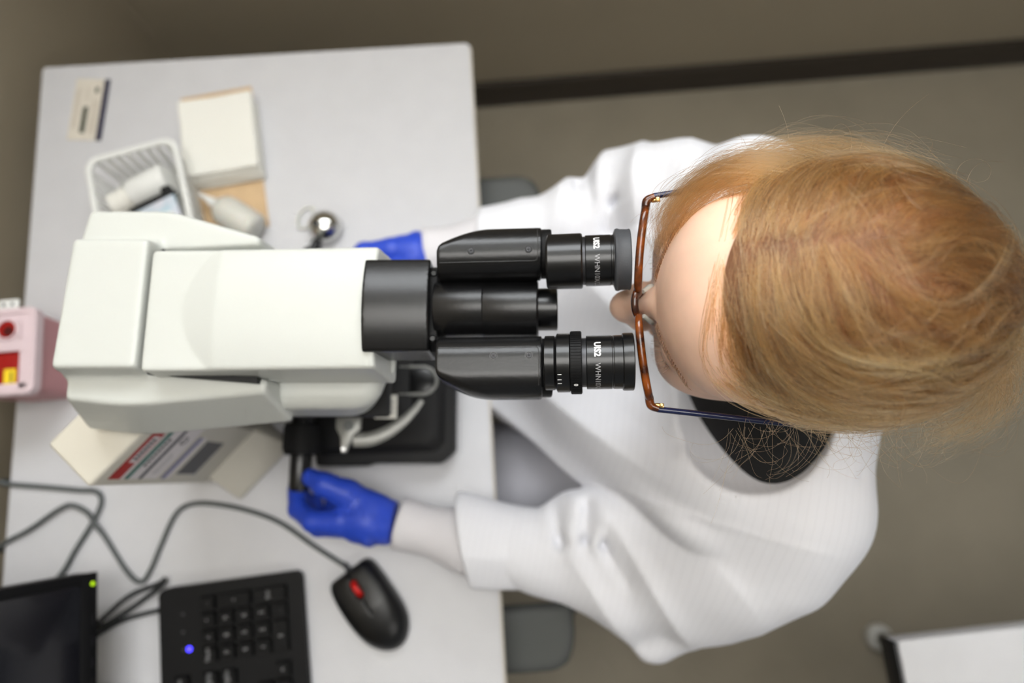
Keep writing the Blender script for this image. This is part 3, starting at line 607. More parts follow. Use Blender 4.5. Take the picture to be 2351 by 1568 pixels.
# barrels
def screw(par, x, y, z, nrm=(0, 0, 1)):
    s = lathe('screw', [(0.0021, -0.0006), (0.0021, 0.0004), (0.0017, 0.0007)], 'gunmetal', par, a=(x, y, z), d=nrm, n=20)
    r = lathe('screw_recess', [(0.0027, -0.0004), (0.0027, 0.00025)], 'black_smooth', par, a=(x, y, z), d=nrm, n=20)
    T = Matrix.Translation((x, y, z)) @ frame_to(nrm) @ Matrix.Translation((0, 0, 0.0007)) @ Matrix.Rotation(random.uniform(0, 1.5), 4, 'Z')
    for a_ in (0, PI / 2):
        q = box('cross_slot', (-0.0013, -0.0003, 0), (0.0013, 0.0003, 0.0002), 'black_matte', s, 0); q.matrix_local = T @ Matrix.Rotation(a_, 4, 'Z')
PITCH = 0.07; BR = 0.0175
def barrel(yc, w, zc, hgt, s):
    """moulded prism housing: rounded box with an obliquely cut outer rear corner"""
    G = Grid((0.132, yc - 0.045, zc - 0.045), (0.232, yc + 0.045, zc + 0.045), 0.0011)
    zl = G.Z - zc - (G.X - 0.18) * PITCH
    qy = np.abs(G.Y - yc) - w + BR; qz = np.abs(zl) - hgt + BR
    D = np.sqrt(np.maximum(qy, 0) ** 2 + np.maximum(qz, 0) ** 2) + np.minimum(np.maximum(qy, qz), 0) - BR
    D = smax(D, G.X - 0.2165, 0.0015); D = smax(D, 0.1395 - G.X, 0.002)
    D = smax(D, ((G.Y - yc) * s - w) * 0.86 - (G.X - 0.1680) * 0.45, 0.006)
    body = sdf('barrel_body', G, D, 'scope_black', sp)
    # end collar
    ds = (1, 0, PITCH)
    zc2 = zc + 0.036 * PITCH
    col = hull('barrel_collar', [(x, yc + a * (w - 0.0015), zc2 + b * (hgt - 0.0015) + (x - 0.216) * PITCH) for x in (0.2155, 0.2235) for a, b in [(math.copysign(abs(math.cos(t)) ** 0.75, math.cos(t)), math.copysign(abs(math.sin(t)) ** 0.75, math.sin(t))) for t in np.linspace(0, 2 * PI, 28)[:-1]]], 'black_plastic', sp, 0.0006, 1)
    return body
bLy, bRy = 0.0360, -0.0490
bL = barrel(bLy, 0.0190, 0.385, 0.020, 1); bR = barrel(bRy, 0.0228, 0.380, 0.0205, -1)
# cover plates (thin raised lines) and screws on the crowns
def topz(zc, hgt, x, dy, w):   # height of the rounded crown
    q = max(abs(dy) - w + BR, 0); return zc + (x - 0.18) * PITCH + hgt - BR + math.sqrt(max(BR ** 2 - q * q, 0))
for x in (0.165, 0.2065): screw(bL, x, 0.0335, topz(0.385, 0.020, x, 0.0025, 0.019))
for x in (0.1815, 0.2065): screw(bR, x, -0.0430, topz(0.380, 0.0205, x, 0.006, 0.0228))
M['seam'] = mat('worn_black_seam', (60, 60, 60), 0.35)
tube('cover_seam', [(x, 0.0258, topz(0.385, 0.020, x, 0.0102, 0.019) + 0.00005) for x in np.linspace(0.142, 0.211, 8)] + [(0.2128, 0.0272, topz(0.385, 0.02, 0.2128, 0.0088, 0.019)), (0.2132, 0.0295, topz(0.385, 0.02, 0.2132, 0.0065, 0.019))] + [(0.2132, y, topz(0.385, 0.02, 0.2132, y - bLy, 0.019)) for y in (0.034, 0.040, 0.045, 0.050)], 0.00028, 'seam', bL, n=6, sm=2)
tube('cover_seam', [(x, -0.0365, topz(0.380, 0.0205, x, 0.0125, 0.0228) + 0.00005) for x in np.linspace(0.142, 0.211, 8)] + [(0.2130, -0.0380, topz(0.380, 0.0205, 0.213, 0.0110, 0.0228)), (0.2134, -0.041, topz(0.380, 0.0205, 0.2134, 0.008, 0.0228))] + [(0.2134, y, topz(0.380, 0.0205, 0.2134, y - bRy, 0.0228)) for y in (-0.046, -0.052, -0.058, -0.064)], 0.00028, 'seam', bR, n=6, sm=2)
# eyepiece tubes
ED = Vector((1, 0, 0.10)).normalized()
def ring_knurl(par, c, r, L, n, m):
    X = ED; T = Matrix.Translation(c) @ frame_to(X)
    for i in range(n):
        t = 2 * PI * i / n
        o = box('grip_rib', (-0.00055, -0.0005, 0), (0.00055, 0.0006, L), m, par, 0); o.matrix_local = T @ Matrix.Rotation(t, 4, 'Z') @ Matrix.Translation((0, r, 0))
eL = Vector((0.2195, 0.0240, 0.4065)); eR = Vector((0.2175, -0.0490, 0.4045))
def wrap_text(par, s, size, c, r, along, start, bold, m):
    """letters run round the tube (toward -y), their tops toward the eyecup"""
    T = Matrix.Translation(c) @ Matrix(((ED.x, 0, -ED.z, 0), (0, 1, 0, 0), (ED.z, 0, ED.x, 0), (0, 0, 0, 1)))
    def bend(p):
        a = start + p.x / r
        return T @ Vector((along + p.y, -(r + 0.00012) * math.sin(a), (r + 0.00012) * math.cos(a)))
    return text('lettering', s, size, m, par, bend=bend, bold=bold)
def at_(c, d): return c + ED * d
sL = lathe('eyepiece_sleeve', [(0.0180, 0.0), (0.0188, 0.0005), (0.0196, 0.0015), (0.0198, 0.0245), (0.0190, 0.0256)], 'black_smooth', sp, a=eL, d=ED, n=72)
lathe('sleeve_gap', [(0.0172, 0.0255), (0.0172, 0.0278)], 'gunmetal', sL, a=eL, d=ED, n=64)
oL = lathe('eyepiece', [(0.0176, 0.0275), (0.0181, 0.028), (0.0181, 0.0452), (0.0178, 0.0456), (0.0178, 0.0466), (0.0181, 0.047), (0.0181, 0.049)], 'black_smooth', sp, a=eL, d=ED, n=72)
wrap_text(oL, 'UIS2', 0.0056, eL, 0.0181, 0.0335, -0.76, 0.00022, 'print_white')
wrap_text(oL, 'WHN10X/22', 0.0050, eL, 0.0181, 0.0340, 0.06, 0.00004, 'print_grey')
lathe('rubber_eyecup', [(0.0190, 0.0475), (0.0216, 0.0485), (0.0222, 0.0500), (0.0215, 0.0520), (0.0213, 0.0570), (0.0217, 0.0585), (0.0210, 0.0592), (0.0150, 0.0592), (0.0145, 0.056)], 'rubber', oL, a=eL, d=ED, n=72)
lathe('lens', [(0.0148, 0.0), (0.0148, 0.0008)], mat('coated_lens', (40, 30, 50), 0.05, coat=1.0), oL, a=at_(eL, 0.0568), d=ED, n=48)
sR = lathe('eyepiece_sleeve', [(0.0175, 0.0), (0.0190, 0.0008), (0.0190, 0.0070), (0.0182, 0.0075), (0.0186, 0.008), (0.0206, 0.009), (0.0206, 0.0175), (0.0190, 0.018)], 'black_smooth', sp, a=eR, d=ED, n=72)
kr = lathe('dioptre_ring', [(0.0212, 0.0), (0.0216, 0.0004), (0.0216, 0.0076), (0.0212, 0.008)], 'black_plastic', sR, a=at_(eR, 0.0180), d=ED, n=72)
ring_knurl(kr, at_(eR, 0.0185), 0.0214, 0.007, 64, 'black_plastic')
for i, a_ in enumerate((0.55, 0.74, 0.90)):
    T = Matrix.Translation(eR) @ Matrix(((ED.x, 0, -ED.z, 0), (0, 1, 0, 0), (ED.z, 0, ED.x, 0), (0, 0, 0, 1)))
    o = box('dioptre_mark', (0.0095, -0.00018, 0), (0.0122, 0.00018, 0.0002), 'print_white', sR, 0); o.matrix_local = T @ Matrix.Rotation(a_, 4, 'X') @ Matrix.Translation((0, 0, 0.02062))
wrap_text(kr, '0', 0.0038, eR, 0.0221, 0.0205, 0.86, 0.0002, 'print_white')
lathe('sleeve_gap', [(0.0172, 0.0255), (0.0172, 0.0300)], 'gunmetal', sR, a=eR, d=ED, n=64)
oR = lathe('eyepiece', [(0.0182, 0.0290), (0.0187, 0.0295), (0.0187, 0.0462), (0.0184, 0.0466), (0.0184, 0.0474), (0.0187, 0.0478), (0.0187, 0.0535), (0.0198, 0.0540), (0.0200, 0.0548), (0.0200, 0.0608), (0.0192, 0.0614), (0.0150, 0.0614), (0.0145, 0.059)], 'black_smooth', sp, a=eR, d=ED, n=72)
wrap_text(oR, 'UIS2', 0.0060, eR, 0.0187, 0.0345, -0.66, 0.00022, 'print_white')
wrap_text(oR, 'WHN10X/22', 0.0050, eR, 0.0187, 0.0350, 0.18, 0.00004, 'print_grey')
lathe('lens', [(0.0148, 0.0), (0.0148, 0.0008)], bpy.data.materials['coated_lens'], oR, a=at_(eR, 0.0592), d=ED, n=48)

# ------------------------------------------------------------------ white equipment box behind the arm
ang = TH + math.radians(47.8); Tm = Matrix.Translation(SO) @ Matrix.Rotation(TH, 4, 'Z')
c0 = Tm @ Vector((-0.175, -0.137, 0))
eb = tag(empty('equipment_box', (c0.x, c0.y, DZ), ang), 'offwhite upright equipment box with safety stickers behind the microscope', 'equipment box')
hull('case', [(x, y, z) for x in (0, 0.088) for y in (0, 0.056) for z in (0.02, 0.272)], 'scope_cream', eb, 0.004)
hull('flared_foot', [(x, y, 0.0) for x in (0.004, 0.095) for y in (-0.034, 0.056)] + [(x, y, 0.052) for x in (0.010, 0.086) for y in (0.0, 0.055)] + [(x, y, 0.010) for x in (0.004, 0.095) for y in (-0.034, 0.056)], 'scope_cream', eb, 0.003)
M['sticker_red'] = mat('red_sticker', (176, 26, 22), 0.45); M['sticker_teal'] = mat('teal_sticker', (8, 108, 98), 0.45); M['sticker_navy'] = mat('navy_sticker', (38, 32, 52), 0.45)
M['sticker_blue'] = mat('violet_blue_print', (112, 112, 158), 0.45); M['sticker_white'] = mat('white_sticker', (226, 220, 220), 0.5)
M['dark_label'] = mat('dark_grey_label', (62, 62, 66), 0.5, rgb2=(92, 92, 96), vscale=900)
def sticker(nm, x0, x1, zt, zb_, m, par=eb, th=0.0004): return box(nm, (x0, -th, zb_), (x1, 0.0, zt), m, par, 0)
sr = sticker('warning_sticker', 0.010, 0.066, 0.256, 0.233, 'sticker_white', th=0.0003)
sticker('red_band', 0.010, 0.066, 0.256, 0.250, 'sticker_red', sr); sticker('red_band', 0.010, 0.030, 0.2505, 0.238, 'sticker_red', sr); sticker('red_band', 0.062, 0.066, 0.2505, 0.236, 'sticker_red', sr)
sticker('red_band', 0.030, 0.066, 0.238, 0.2365, 'sticker_red', sr)
for i in range(7): sticker('printed_mark', 0.0335 + 0.0038 * i, 0.0360 + 0.0038 * i, 0.2470, 0.2410, 'print_black', sr, 0.0005)
s2 = sticker('service_sticker', 0.010, 0.082, 0.230, 0.205, 'sticker_white', th=0.0003)
sticker('teal_band', 0.010, 0.082, 0.230, 0.2235, 'sticker_teal', s2)
for i in range(8): sticker('printed_mark', 0.026 + 0.0045 * i, 0.0292 + 0.0045 * i, 0.2200, 0.2150, 'print_black', s2, 0.0005)
s3 = sticker('inspection_sticker', 0.010, 0.081, 0.207, 0.172, 'sticker_white', th=0.00035)
sticker('navy_band', 0.010, 0.081, 0.207, 0.2005, 'sticker_navy', s3)
sticker('printed_line', 0.016, 0.044, 0.190, 0.1885, 'print_grey', s3); sticker('printed_line', 0.016, 0.040, 0.184, 0.1825, 'print_grey', s3)
tube('printed_circle', [(0.060 + 0.0045 * math.cos(t), -0.0005, 0.190 + 0.0045 * math.sin(t)) for t in np.linspace(0, 2 * PI, 12)[:-1]], 0.0006, 'print_black', s3, closed=True, n=4, sm=2)
s4 = sticker('blue_sticker', 0.010, 0.066, 0.164, 0.148, 'sticker_white', th=0.0003)
sticker('blue_band', 0.010, 0.066, 0.164, 0.156, 'sticker_blue', s4)
sticker('dark_label', 0.016, 0.062, 0.140, 0.098, 'dark_label')
# ------------------------------------------------------------------ person
M['skin'] = mat('fair_skin', (236, 196, 172), 0.48, sub=0.12, var=0.04, vscale=45, bump=0.06, bscale=900)
M['coat'] = mat('white_coat_cotton', (229, 230, 236), 0.85, bump=0.18, bscale=1400)
M['knit'] = mat('white_knit_cuff', (220, 218, 222), 0.9, bump=0.5, bscale=700)
M['shirt'] = mat('black_jersey', (20, 20, 22), 0.8, bump=0.2, bscale=900)
M['trouser'] = mat('grey_trouser_cloth', (205, 205, 214), 0.85, bump=0.2, bscale=900)
M['glove'] = mat('blue_nitrile', (42, 74, 196), 0.42, bump=0.12, bscale=700)
M['shoe'] = mat('dark_shoe_leather', (38, 36, 36), 0.5)
# thin woven stripes in the coat cloth
nt = M['coat'].node_tree; b = nt.nodes['Principled BSDF']; tcn = nt.nodes.new('ShaderNodeTexCoord')
mp = nt.nodes.new('ShaderNodeMapping'); mp.inputs['Rotation'].default_value = (0, 0, 0.25); wv = nt.nodes.new('ShaderNodeTexWave'); wv.inputs['Scale'].default_value = 42; wv.inputs['Distortion'].default_value = 0.6; wv.inputs['Detail Scale'].default_value = 4
rp = nt.nodes.new('ShaderNodeValToRGB'); rp.color_ramp.elements[0].color = lin((223, 224, 230)); rp.color_ramp.elements[0].position = 0.0; rp.color_ramp.elements[1].color = lin((229, 230, 236)); rp.color_ramp.elements[1].position = 0.05
nt.links.new(tcn.outputs['Object'], mp.inputs['Vector']); nt.links.new(mp.outputs['Vector'], wv.inputs['Vector']); nt.links.new(wv.outputs['Fac'], rp.inputs['Fac']); nt.links.new(rp.outputs['Color'], b.inputs['Base Color'])

# head frame: x forward, y left, z up, origin at eye level between the ears
PHI = 0.17; PSI = 0.075; ROLL = 0.20
Fw = Vector((-math.cos(PHI) * math.cos(PSI), math.cos(PHI) * math.sin(PSI), -math.sin(PHI)))
Lf = Vector((0, 0, 1)).cross(Fw).normalized(); Uw = Fw.cross(Lf).normalized()
Lf, Uw = Lf * math.cos(ROLL) - Uw * math.sin(ROLL), Uw * math.cos(ROLL) + Lf * math.sin(ROLL)
HO = Vector((0.8340, -0.5051, 1.170))
HM = Matrix(((Fw.x, Lf.x, Uw.x, HO.x), (Fw.y, Lf.y, Uw.y, HO.y), (Fw.z, Lf.z, Uw.z, HO.z), (0, 0, 0, 1)))
HI = HM.inverted(); HMn = np.array(HM); HIn = np.array(HI)
def toW(p): p = np.asarray(p, float); return p @ HMn[:3, :3].T + HMn[:3, 3]
def toH(p): p = np.asarray(p, float); return p @ HIn[:3, :3].T + HIn[:3, 3]

G = Grid((-0.115, -0.095, -0.150), (0.140, 0.095, 0.140), 0.0019)
D = el(G, (-0.010, 0, 0.022), (0.0915, 0.0745, 0.100))                         # skull
D = smin(D, el(G, (0.040, 0, -0.045), (0.052, 0.060, 0.072)), 0.05)           # face mass
D = smin(D, el(G, (0.050, 0, 0.045), (0.032, 0.055, 0.040)), 0.03)            # forehead
D = smin(D, rc(G, (0.060, 0, -0.105), (0.052, 0, -0.100), 0.024, 0.028), 0.03) # chin
for s in (-1, 1):
    D = smin(D, rc(G, (-0.015, s * 0.060, -0.055), (0.048, s * 0.025, -0.103), 0.016, 0.018), 0.03)   # jaw
    D = smin(D, el(G, (0.060, s * 0.042, -0.028), (0.029, 0.022, 0.022)), 0.02)   # cheek
    D = smin(D, rc(G, (0.075, s * 0.014, 0.018), (0.062, s * 0.050, 0.019), 0.0085, 0.008), 0.014)   # brow ridge
    D = smax(D, -el(G, (0.100, s * 0.031, -0.002), (0.020, 0.019, 0.013)), 0.012)  # socket
    D = smin(D, el(G, (0.0745, s * 0.0315, -0.002), (0.0145, 0.0155, 0.0120)), 0.006)   # lid over the eyeball
    D = smin(D, el(G, (-0.006, s * 0.079, -0.008), (0.018, 0.006, 0.029)), 0.006)      # ear
    D = smax(D, -el(G, (0.0, s * 0.087, -0.006), (0.010, 0.006, 0.017)), 0.004)
D = smin(D, rc(G, (0.088, 0, 0.006), (0.109, 0, -0.034), 0.0078, 0.0105), 0.012)    # nose bridge to tip
D = smin(D, el(G, (0.1125, 0, -0.0385), (0.0125, 0.0115, 0.0105)), 0.008)
for s in (-1, 1): D = smin(D, el(G, (0.101, s * 0.0120, -0.0425), (0.0095, 0.0072, 0.0080)), 0.006)
D = smin(D, el(G, (0.090, 0, -0.0685), (0.0100, 0.0235, 0.0062)), 0.006); D = smin(D, el(G, (0.087, 0, -0.0790), (0.0100, 0.0200, 0.0066)), 0.006)
D = smax(D, -rc(G, (0.101, -0.022, -0.0738), (0.101, 0.022, -0.0738), 0.0022, 0.0022), 0.003)
nk0 = toH((0.900, -0.510, 1.005)); nk1 = toH((0.866, -0.508, 1.115))
D = smin(D, rc(G, nk0, nk1, 0.054, 0.052), 0.03)
def surf_x(y, z, G=G, D=D):
    j = int(round((y - float(G.lo[1])) / G.h)); k = int(round((z - float(G.lo[2])) / G.h)); c = D[:, j, k]; i = int(np.nonzero(c < 0)[0].max())
    return float(G.lo[0]) + G.h * (i + c[i] / (c[i] - c[i + 1]))
Vh, Fh = nets(G, D); Vh = toW(Vh)
# rest of the body (mostly under clothes)
G = Grid((0.36, -0.83, 0.02), (1.08, -0.19, 1.08), 0.011)
shL, elbL, wrL = (0.898, -0.668, 0.965), (0.760, -0.738, 0.83), (0.535, -0.664, 0.812)
shR, elbR, wrR = (0.885, -0.362, 0.970), (0.800, -0.290, 0.83), (0.560, -0.341, 0.818)
B = smin(el(G, (0.905, -0.507, 0.86), (0.088, 0.145, 0.150)), el(G, (0.915, -0.505, 0.62), (0.105, 0.160, 0.120)), 0.12)
B = smin(B, rc(G, shL, shR, 0.044, 0.044), 0.05); B = smin(B, rc(G, (0.900, -0.51, 0.99), (0.872, -0.508, 1.09), 0.050, 0.047), 0.03)
for a, e, c_ in ((shL, elbL, wrL), (shR, elbR, wrR)):
    B = smin(B, rc(G, a, e, 0.044, 0.036), 0.03); B = smin(B, rc(G, e, c_, 0.034, 0.021), 0.02)
HIPS = ((0.90, -0.595, 0.565, 0.465, -0.615), (0.90, -0.415, 0.565, 0.465, -0.405))
for x, y, z, kx_, ky_ in HIPS:
    B = smin(B, rc(G, (x, y, z), (kx_, ky_, 0.555), 0.076, 0.055), 0.05); B = smin(B, rc(G, (kx_, ky_, 0.555), (kx_ + 0.03, ky_, 0.11), 0.052, 0.034), 0.03)
    B = smin(B, rc(G, (kx_ + 0.03, ky_, 0.06), (kx_ - 0.12, ky_, 0.045), 0.028, 0.022), 0.03)
Vb, Fb = nets(G, B)
me = mesh_np('person', np.concatenate([Vh, Vb]), np.concatenate([Fh, Fb + len(Vh)]))
bm = bmesh.new(); bm.from_mesh(me); bmesh.ops.recalc_face_normals(bm, faces=bm.faces); bm.to_mesh(me); bm.free()
person = tag(finish('person', me, 'skin', None, 4), 'seated person in white lab coat and blue gloves leaning into the eyepieces', 'person')

# trousers, shoes
G = Grid((0.36, -0.74, 0.08), (1.08, -0.28, 0.80), 0.006)
T_ = el(G, (0.915, -0.505, 0.62), (0.122, 0.178, 0.130))
for x, y, z, kx_, ky_ in HIPS:
    T_ = smin(T_, rc(G, (x, y, z), (kx_, ky_, 0.560), 0.090, 0.070), 0.05); T_ = smin(T_, rc(G, (kx_, ky_, 0.560), (kx_ + 0.03, ky_, 0.12), 0.067, 0.052), 0.04)
T_ = T_ + 0.004 * noise3(G.X, G.Y, G.Z, 55, 3) + 0.003 * np.sin(70 * (G.X + 0.5 * G.Y) + 3 * noise3(G.X, G.Y, G.Z, 12, 5))
T_ = smax(T_, 0.115 - G.Z, 0.004)
sdf('trousers', G, T_, 'trouser', person)
for x, y, z, kx_, ky_ in HIPS:
    G = Grid((kx_ - 0.20, ky_ - 0.07, -0.01), (kx_ + 0.10, ky_ + 0.07, 0.15), 0.004)
    d_ = smin(rc(G, (kx_ + 0.03, ky_, 0.055), (kx_ - 0.13, ky_, 0.040), 0.047, 0.043), rc(G, (kx_ + 0.03, ky_, 0.06), (kx_ + 0.03, ky_, 0.115), 0.046, 0.040), 0.03)
    sdf('shoe', G, smax(d_, 0.001 - G.Z, 0.006), 'shoe', person)
# shirt
G = Grid((0.76, -0.75, 0.80), (1.04, -0.26, 1.09), 0.005)
sh = smin(el(G, (0.905, -0.507, 0.86), (0.098, 0.155, 0.158)), rc(G, shL, shR, 0.049, 0.049), 0.05)
sh = smin(sh, rc(G, (0.898, -0.51, 0.985), (0.880, -0.508, 1.050), 0.088, 0.062), 0.04)
sdf('shirt', G, smax(sh, 0.81 - G.Z, 0.004), 'shirt', person)

FOLDS = [
    ([(0.7679, -0.684, 0.86), (0.7902, -0.7165, 0.86), (0.8179, -0.7327, 0.88)], 0.006, 0.006),
    ([(0.788, -0.7173, 0.87), (0.8348, -0.7422, 0.88), (0.8738, -0.7596, 0.89)], 0.004, 0.006),
    ([(0.678, -0.6367, 0.86), (0.6818, -0.6811, 0.86), (0.6864, -0.7281, 0.83)], 0.006, 0.006),
    ([(0.7003, -0.6413, 0.86), (0.6947, -0.6773, 0.86), (0.7058, -0.7255, 0.84)], -0.005, 0.008),
    ([(0.7129, -0.6489, 0.86), (0.7083, -0.6826, 0.86), (0.7259, -0.7252, 0.85), (0.7374, -0.7705, 0.83)], 0.006, 0.006),
    ([(0.7361, -0.6584, 0.87), (0.7249, -0.6863, 0.87), (0.7436, -0.7204, 0.86)], 0.005, 0.005),
    ([(0.7267, -0.6605, 0.87), (0.7161, -0.6866, 0.87), (0.7321, -0.7345, 0.85)], -0.004, 0.007),
    ([(0.7526, -0.6799, 0.87), (0.7501, -0.7252, 0.86), (0.7627, -0.7933, 0.83)], 0.0035, 0.008),
    ([(0.8016, -0.5859, 0.94), (0.7718, -0.5686, 0.9), (0.7326, -0.5432, 0.82)], 0.005, 0.007),
    ([(0.8068, -0.5967, 0.94), (0.7761, -0.591, 0.89), (0.7441, -0.5866, 0.82)], 0.0045, 0.007),
    ([(0.8095, -0.6076, 0.95), (0.785, -0.6185, 0.9), (0.7588, -0.631, 0.86)], 0.004, 0.006),
    ([(0.7919, -0.5753, 0.95), (0.7647, -0.5477, 0.9)], -0.004, 0.008),
    ([(0.7021, -0.5277, 0.76), (0.719, -0.5679, 0.78), (0.737, -0.6109, 0.82)], 0.004, 0.009),
    ([(0.6589, -0.5269, 0.72), (0.6846, -0.5631, 0.73), (0.7162, -0.6146, 0.77)], -0.004, 0.009),
    ([(0.8221, -0.6306, 0.97), (0.8422, -0.6374, 0.98), (0.8691, -0.6464, 0.99)], 0.0025, 0.004),
    ([(0.844, -0.6496, 0.97), (0.8411, -0.6657, 0.96), (0.839, -0.6921, 0.93)], 0.0025, 0.006),
    ([(0.8823, -0.6356, 1.0), (0.8946, -0.6593, 0.99), (0.8802, -0.6789, 0.97)], 0.003, 0.006),
    ([(0.9375, -0.6276, 1.0), (0.926, -0.6421, 0.995), (0.9078, -0.6487, 0.99)], 0.003, 0.005),
    ([(0.7992, -0.2971, 0.92), (0.77, -0.3141, 0.88), (0.761, -0.3323, 0.86)], 0.005, 0.007),
    ([(0.8285, -0.3128, 0.95), (0.8002, -0.3242, 0.9), (0.7744, -0.3369, 0.87)], -0.004, 0.008),
    ([(0.7323, -0.2762, 0.86), (0.7297, -0.3088, 0.86), (0.725, -0.3479, 0.85)], 0.006, 0.005),
    ([(0.746, -0.266, 0.86), (0.7439, -0.3043, 0.86)], 0.005, 0.006),
]
# lab coat
G = Grid((0.52, -0.87, 0.56), (1.07, -0.15, 1.07), 0.0034)
C_ = el(G, (0.908, -0.507, 0.87), (0.118, 0.172, 0.170))
C_ = smin(C_, el(G, (0.900, -0.505, 0.68), (0.140, 0.185, 0.130)), 0.10)
C_ = smin(C_, rc(G, (0.898, -0.655, 0.957), (0.888, -0.355, 0.967), 0.060, 0.060), 0.06)
fr = smin(rc(G, (0.852, -0.620, 0.915), (0.680, -0.478, 0.700), 0.090, 0.082), rc(G, (0.852, -0.43, 0.905), (0.672, -0.37, 0.690), 0.085, 0.080), 0.05)
C_ = smin(C_, fr, 0.05)
# sleeves
def seg(*a): return rc(G, *a)
sl_ = smin(seg((0.896, -0.660, 0.955), (0.845, -0.700, 0.895), 0.062, 0.060), seg((0.845, -0.700, 0.895), (0.765, -0.730, 0.838), 0.060, 0.054), 0.03)
tri = smin(smin(seg((0.888, -0.706, 0.935), (0.830, -0.752, 0.870), 0.050, 0.042), seg((0.830, -0.752, 0.870), (0.783, -0.794, 0.826), 0.042, 0.020), 0.01), seg((0.783, -0.792, 0.826), (0.735, -0.728, 0.822), 0.022, 0.046), 0.03)
tri = smin(tri, seg((0.840, -0.730, 0.880), (0.770, -0.745, 0.830), 0.046, 0.040), 0.02)
sl_ = smin(sl_, tri, 0.02)
sl_ = smin(sl_, seg((0.705, -0.672, 0.830), (0.800, -0.668, 0.872), 0.042, 0.050), 0.03)
sl_ = smin(sl_, seg((0.765, -0.730, 0.834), (0.640, -0.690, 0.818), 0.050, 0.044), 0.02)
sr_ = smin(seg((0.888, -0.362, 0.958), (0.835, -0.318, 0.890), 0.064, 0.060), seg((0.835, -0.318, 0.890), (0.798, -0.290, 0.842), 0.060, 0.056), 0.03)
sr_ = smin(sr_, seg((0.798, -0.290, 0.842), (0.745, -0.312, 0.828), 0.056, 0.048), 0.02)
sr_ = smin(sr_, seg((0.728, -0.316, 0.828), (0.736, -0.314, 0.828), 0.054, 0.055), 0.006)
sr_ = smin(sr_, seg((0.735, -0.314, 0.824), (0.600, -0.334, 0.820), 0.046, 0.045), 0.010)
sr_ = smax(sr_, 0.612 - G.X, 0.003)
# folds
N1 = noise3(G.X, G.Y, G.Z, 16, 21); N2 = noise3(G.X, G.Y, G.Z, 30, 22); N3 = noise3(G.X, G.Y, G.Z, 60, 24)
ax = (G.X - 0.765) * 0.93 + (G.Y + 0.74) * 0.36                        # along the left forearm
el_m = np.exp(-(((G.X - 0.755) ** 2 + (G.Y + 0.74) ** 2) / 0.0090))
sl_ = sl_ + el_m * 0.0085 * (np.abs(np.sin(46 * ax + 2.4 * N1)) - 0.5) + 0.0030 * N2
er_m = np.exp(-(((G.X - 0.76) ** 2 + (G.Y + 0.29) ** 2) / 0.0085))
sr_ = sr_ + er_m * 0.0075 * (np.abs(np.sin(52 * (G.X * 0.95 - G.Y * 0.3) + 2.0 * N1)) - 0.5) + 0.0028 * N2
qd = G.X * 0.66 + G.Y * 0.74                                            # across the hanging front
fm = np.clip((0.885 - G.X) / 0.10, 0, 1) * np.clip((1.0 - G.Z) / 0.08, 0, 1)
C_ = C_ + fm * 0.0120 * (np.abs(np.sin(36 * qd + 1.5 * N1 + 4 * G.Z)) - 0.5) + 0.0045 * N2
# puckers running down from the neck seam on her left
pk_m = np.exp(-(((G.X - 0.800) ** 2 + (G.Y + 0.640) ** 2 + (G.Z - 0.94) ** 2) / 0.0030))
C_ = C_ + pk_m * 0.008 * np.sin(150 * (G.Y * 0.6 + G.X * 0.55) + 2 * N1)
C_ = smin(C_, smin(sl_, sr_, 0.01), 0.004 + 0.026 * np.clip((G.X - 0.815) / 0.07, 0, 1) * np.clip((G.Z - 0.86) / 0.06, 0, 1))
# raised armhole seam on the left
pl_ = np.abs((G.X - 0.825) * 0.30 + (G.Y + 0.662) * 0.95 + 0.10 * (G.Z - 0.95)); C_ = C_ - 0.0014 * np.exp(-(pl_ / 0.0025) ** 2) * np.clip((G.Z - 0.85) / 0.03, 0, 1) * np.clip((0.93 - G.X) / 0.05, 0, 1)
C_ = C_ + 0.0006 * N3
def crease(D, pts, amp, wd):
    for a_, b_ in zip(pts[:-1], pts[1:]):
        q_ = rc(G, a_, b_, 0, 0, sq=((0, 0, 1), 0.35)); D = D + amp * np.exp(-(q_ / wd) ** 2)
    return D
for pts, amp, wd in FOLDS: C_ = crease(C_, pts, amp * 1.25, wd * 1.15)
# neck opening
hole = smax(el(G, (0.842, -0.520, 1.030), (0.088, 0.122, 0.082)), G.X - 0.9105 + (G.Y + 0.6) * -0.05, 0.006)
C_ = smax(C_, -hole, 0.004)
C_ = smax(C_, 0.600 - G.Z, 0.004)
coat = sdf('lab_coat', G, C_, 'coat', person)
# turned-back cuff on the left sleeve
G = Grid((0.545, -0.76, 0.74), (0.70, -0.60, 0.90), 0.0026)
axd = np.array((-0.955, 0.03, -0.05)); axd /= np.linalg.norm(axd)
t_ax = (G.X - 0.66) * axd[0] + (G.Y + 0.688) * axd[1] + (G.Z - 0.822) * axd[2]
cu = rc(G, (0.675, -0.690, 0.822), (0.575, -0.681, 0.816), 0.043, 0.055, sq=((0, 0, 1), 1.12))
cu = cu + 0.0050 * noise3(G.X, G.Y, G.Z, 40, 9) + 0.0025 * np.abs(np.sin(40 * (G.Y + 0.4 * G.Z) + 2 * noise3(G.X, G.Y, G.Z, 20, 4)))
cu = smax(cu, t_ax - 0.083 - 0.16 * (G.Y + 0.69), 0.004); cu = smax(cu, -(t_ax + 0.0) - 0.16 * (G.Y + 0.69), 0.004)
cu = smax(cu, -rc(G, (0.60, -0.682, 0.816), (0.54, -0.676, 0.814), 0.034, 0.046), 0.004)
sdf('rolled_cuff', G, cu, 'coat', coat)
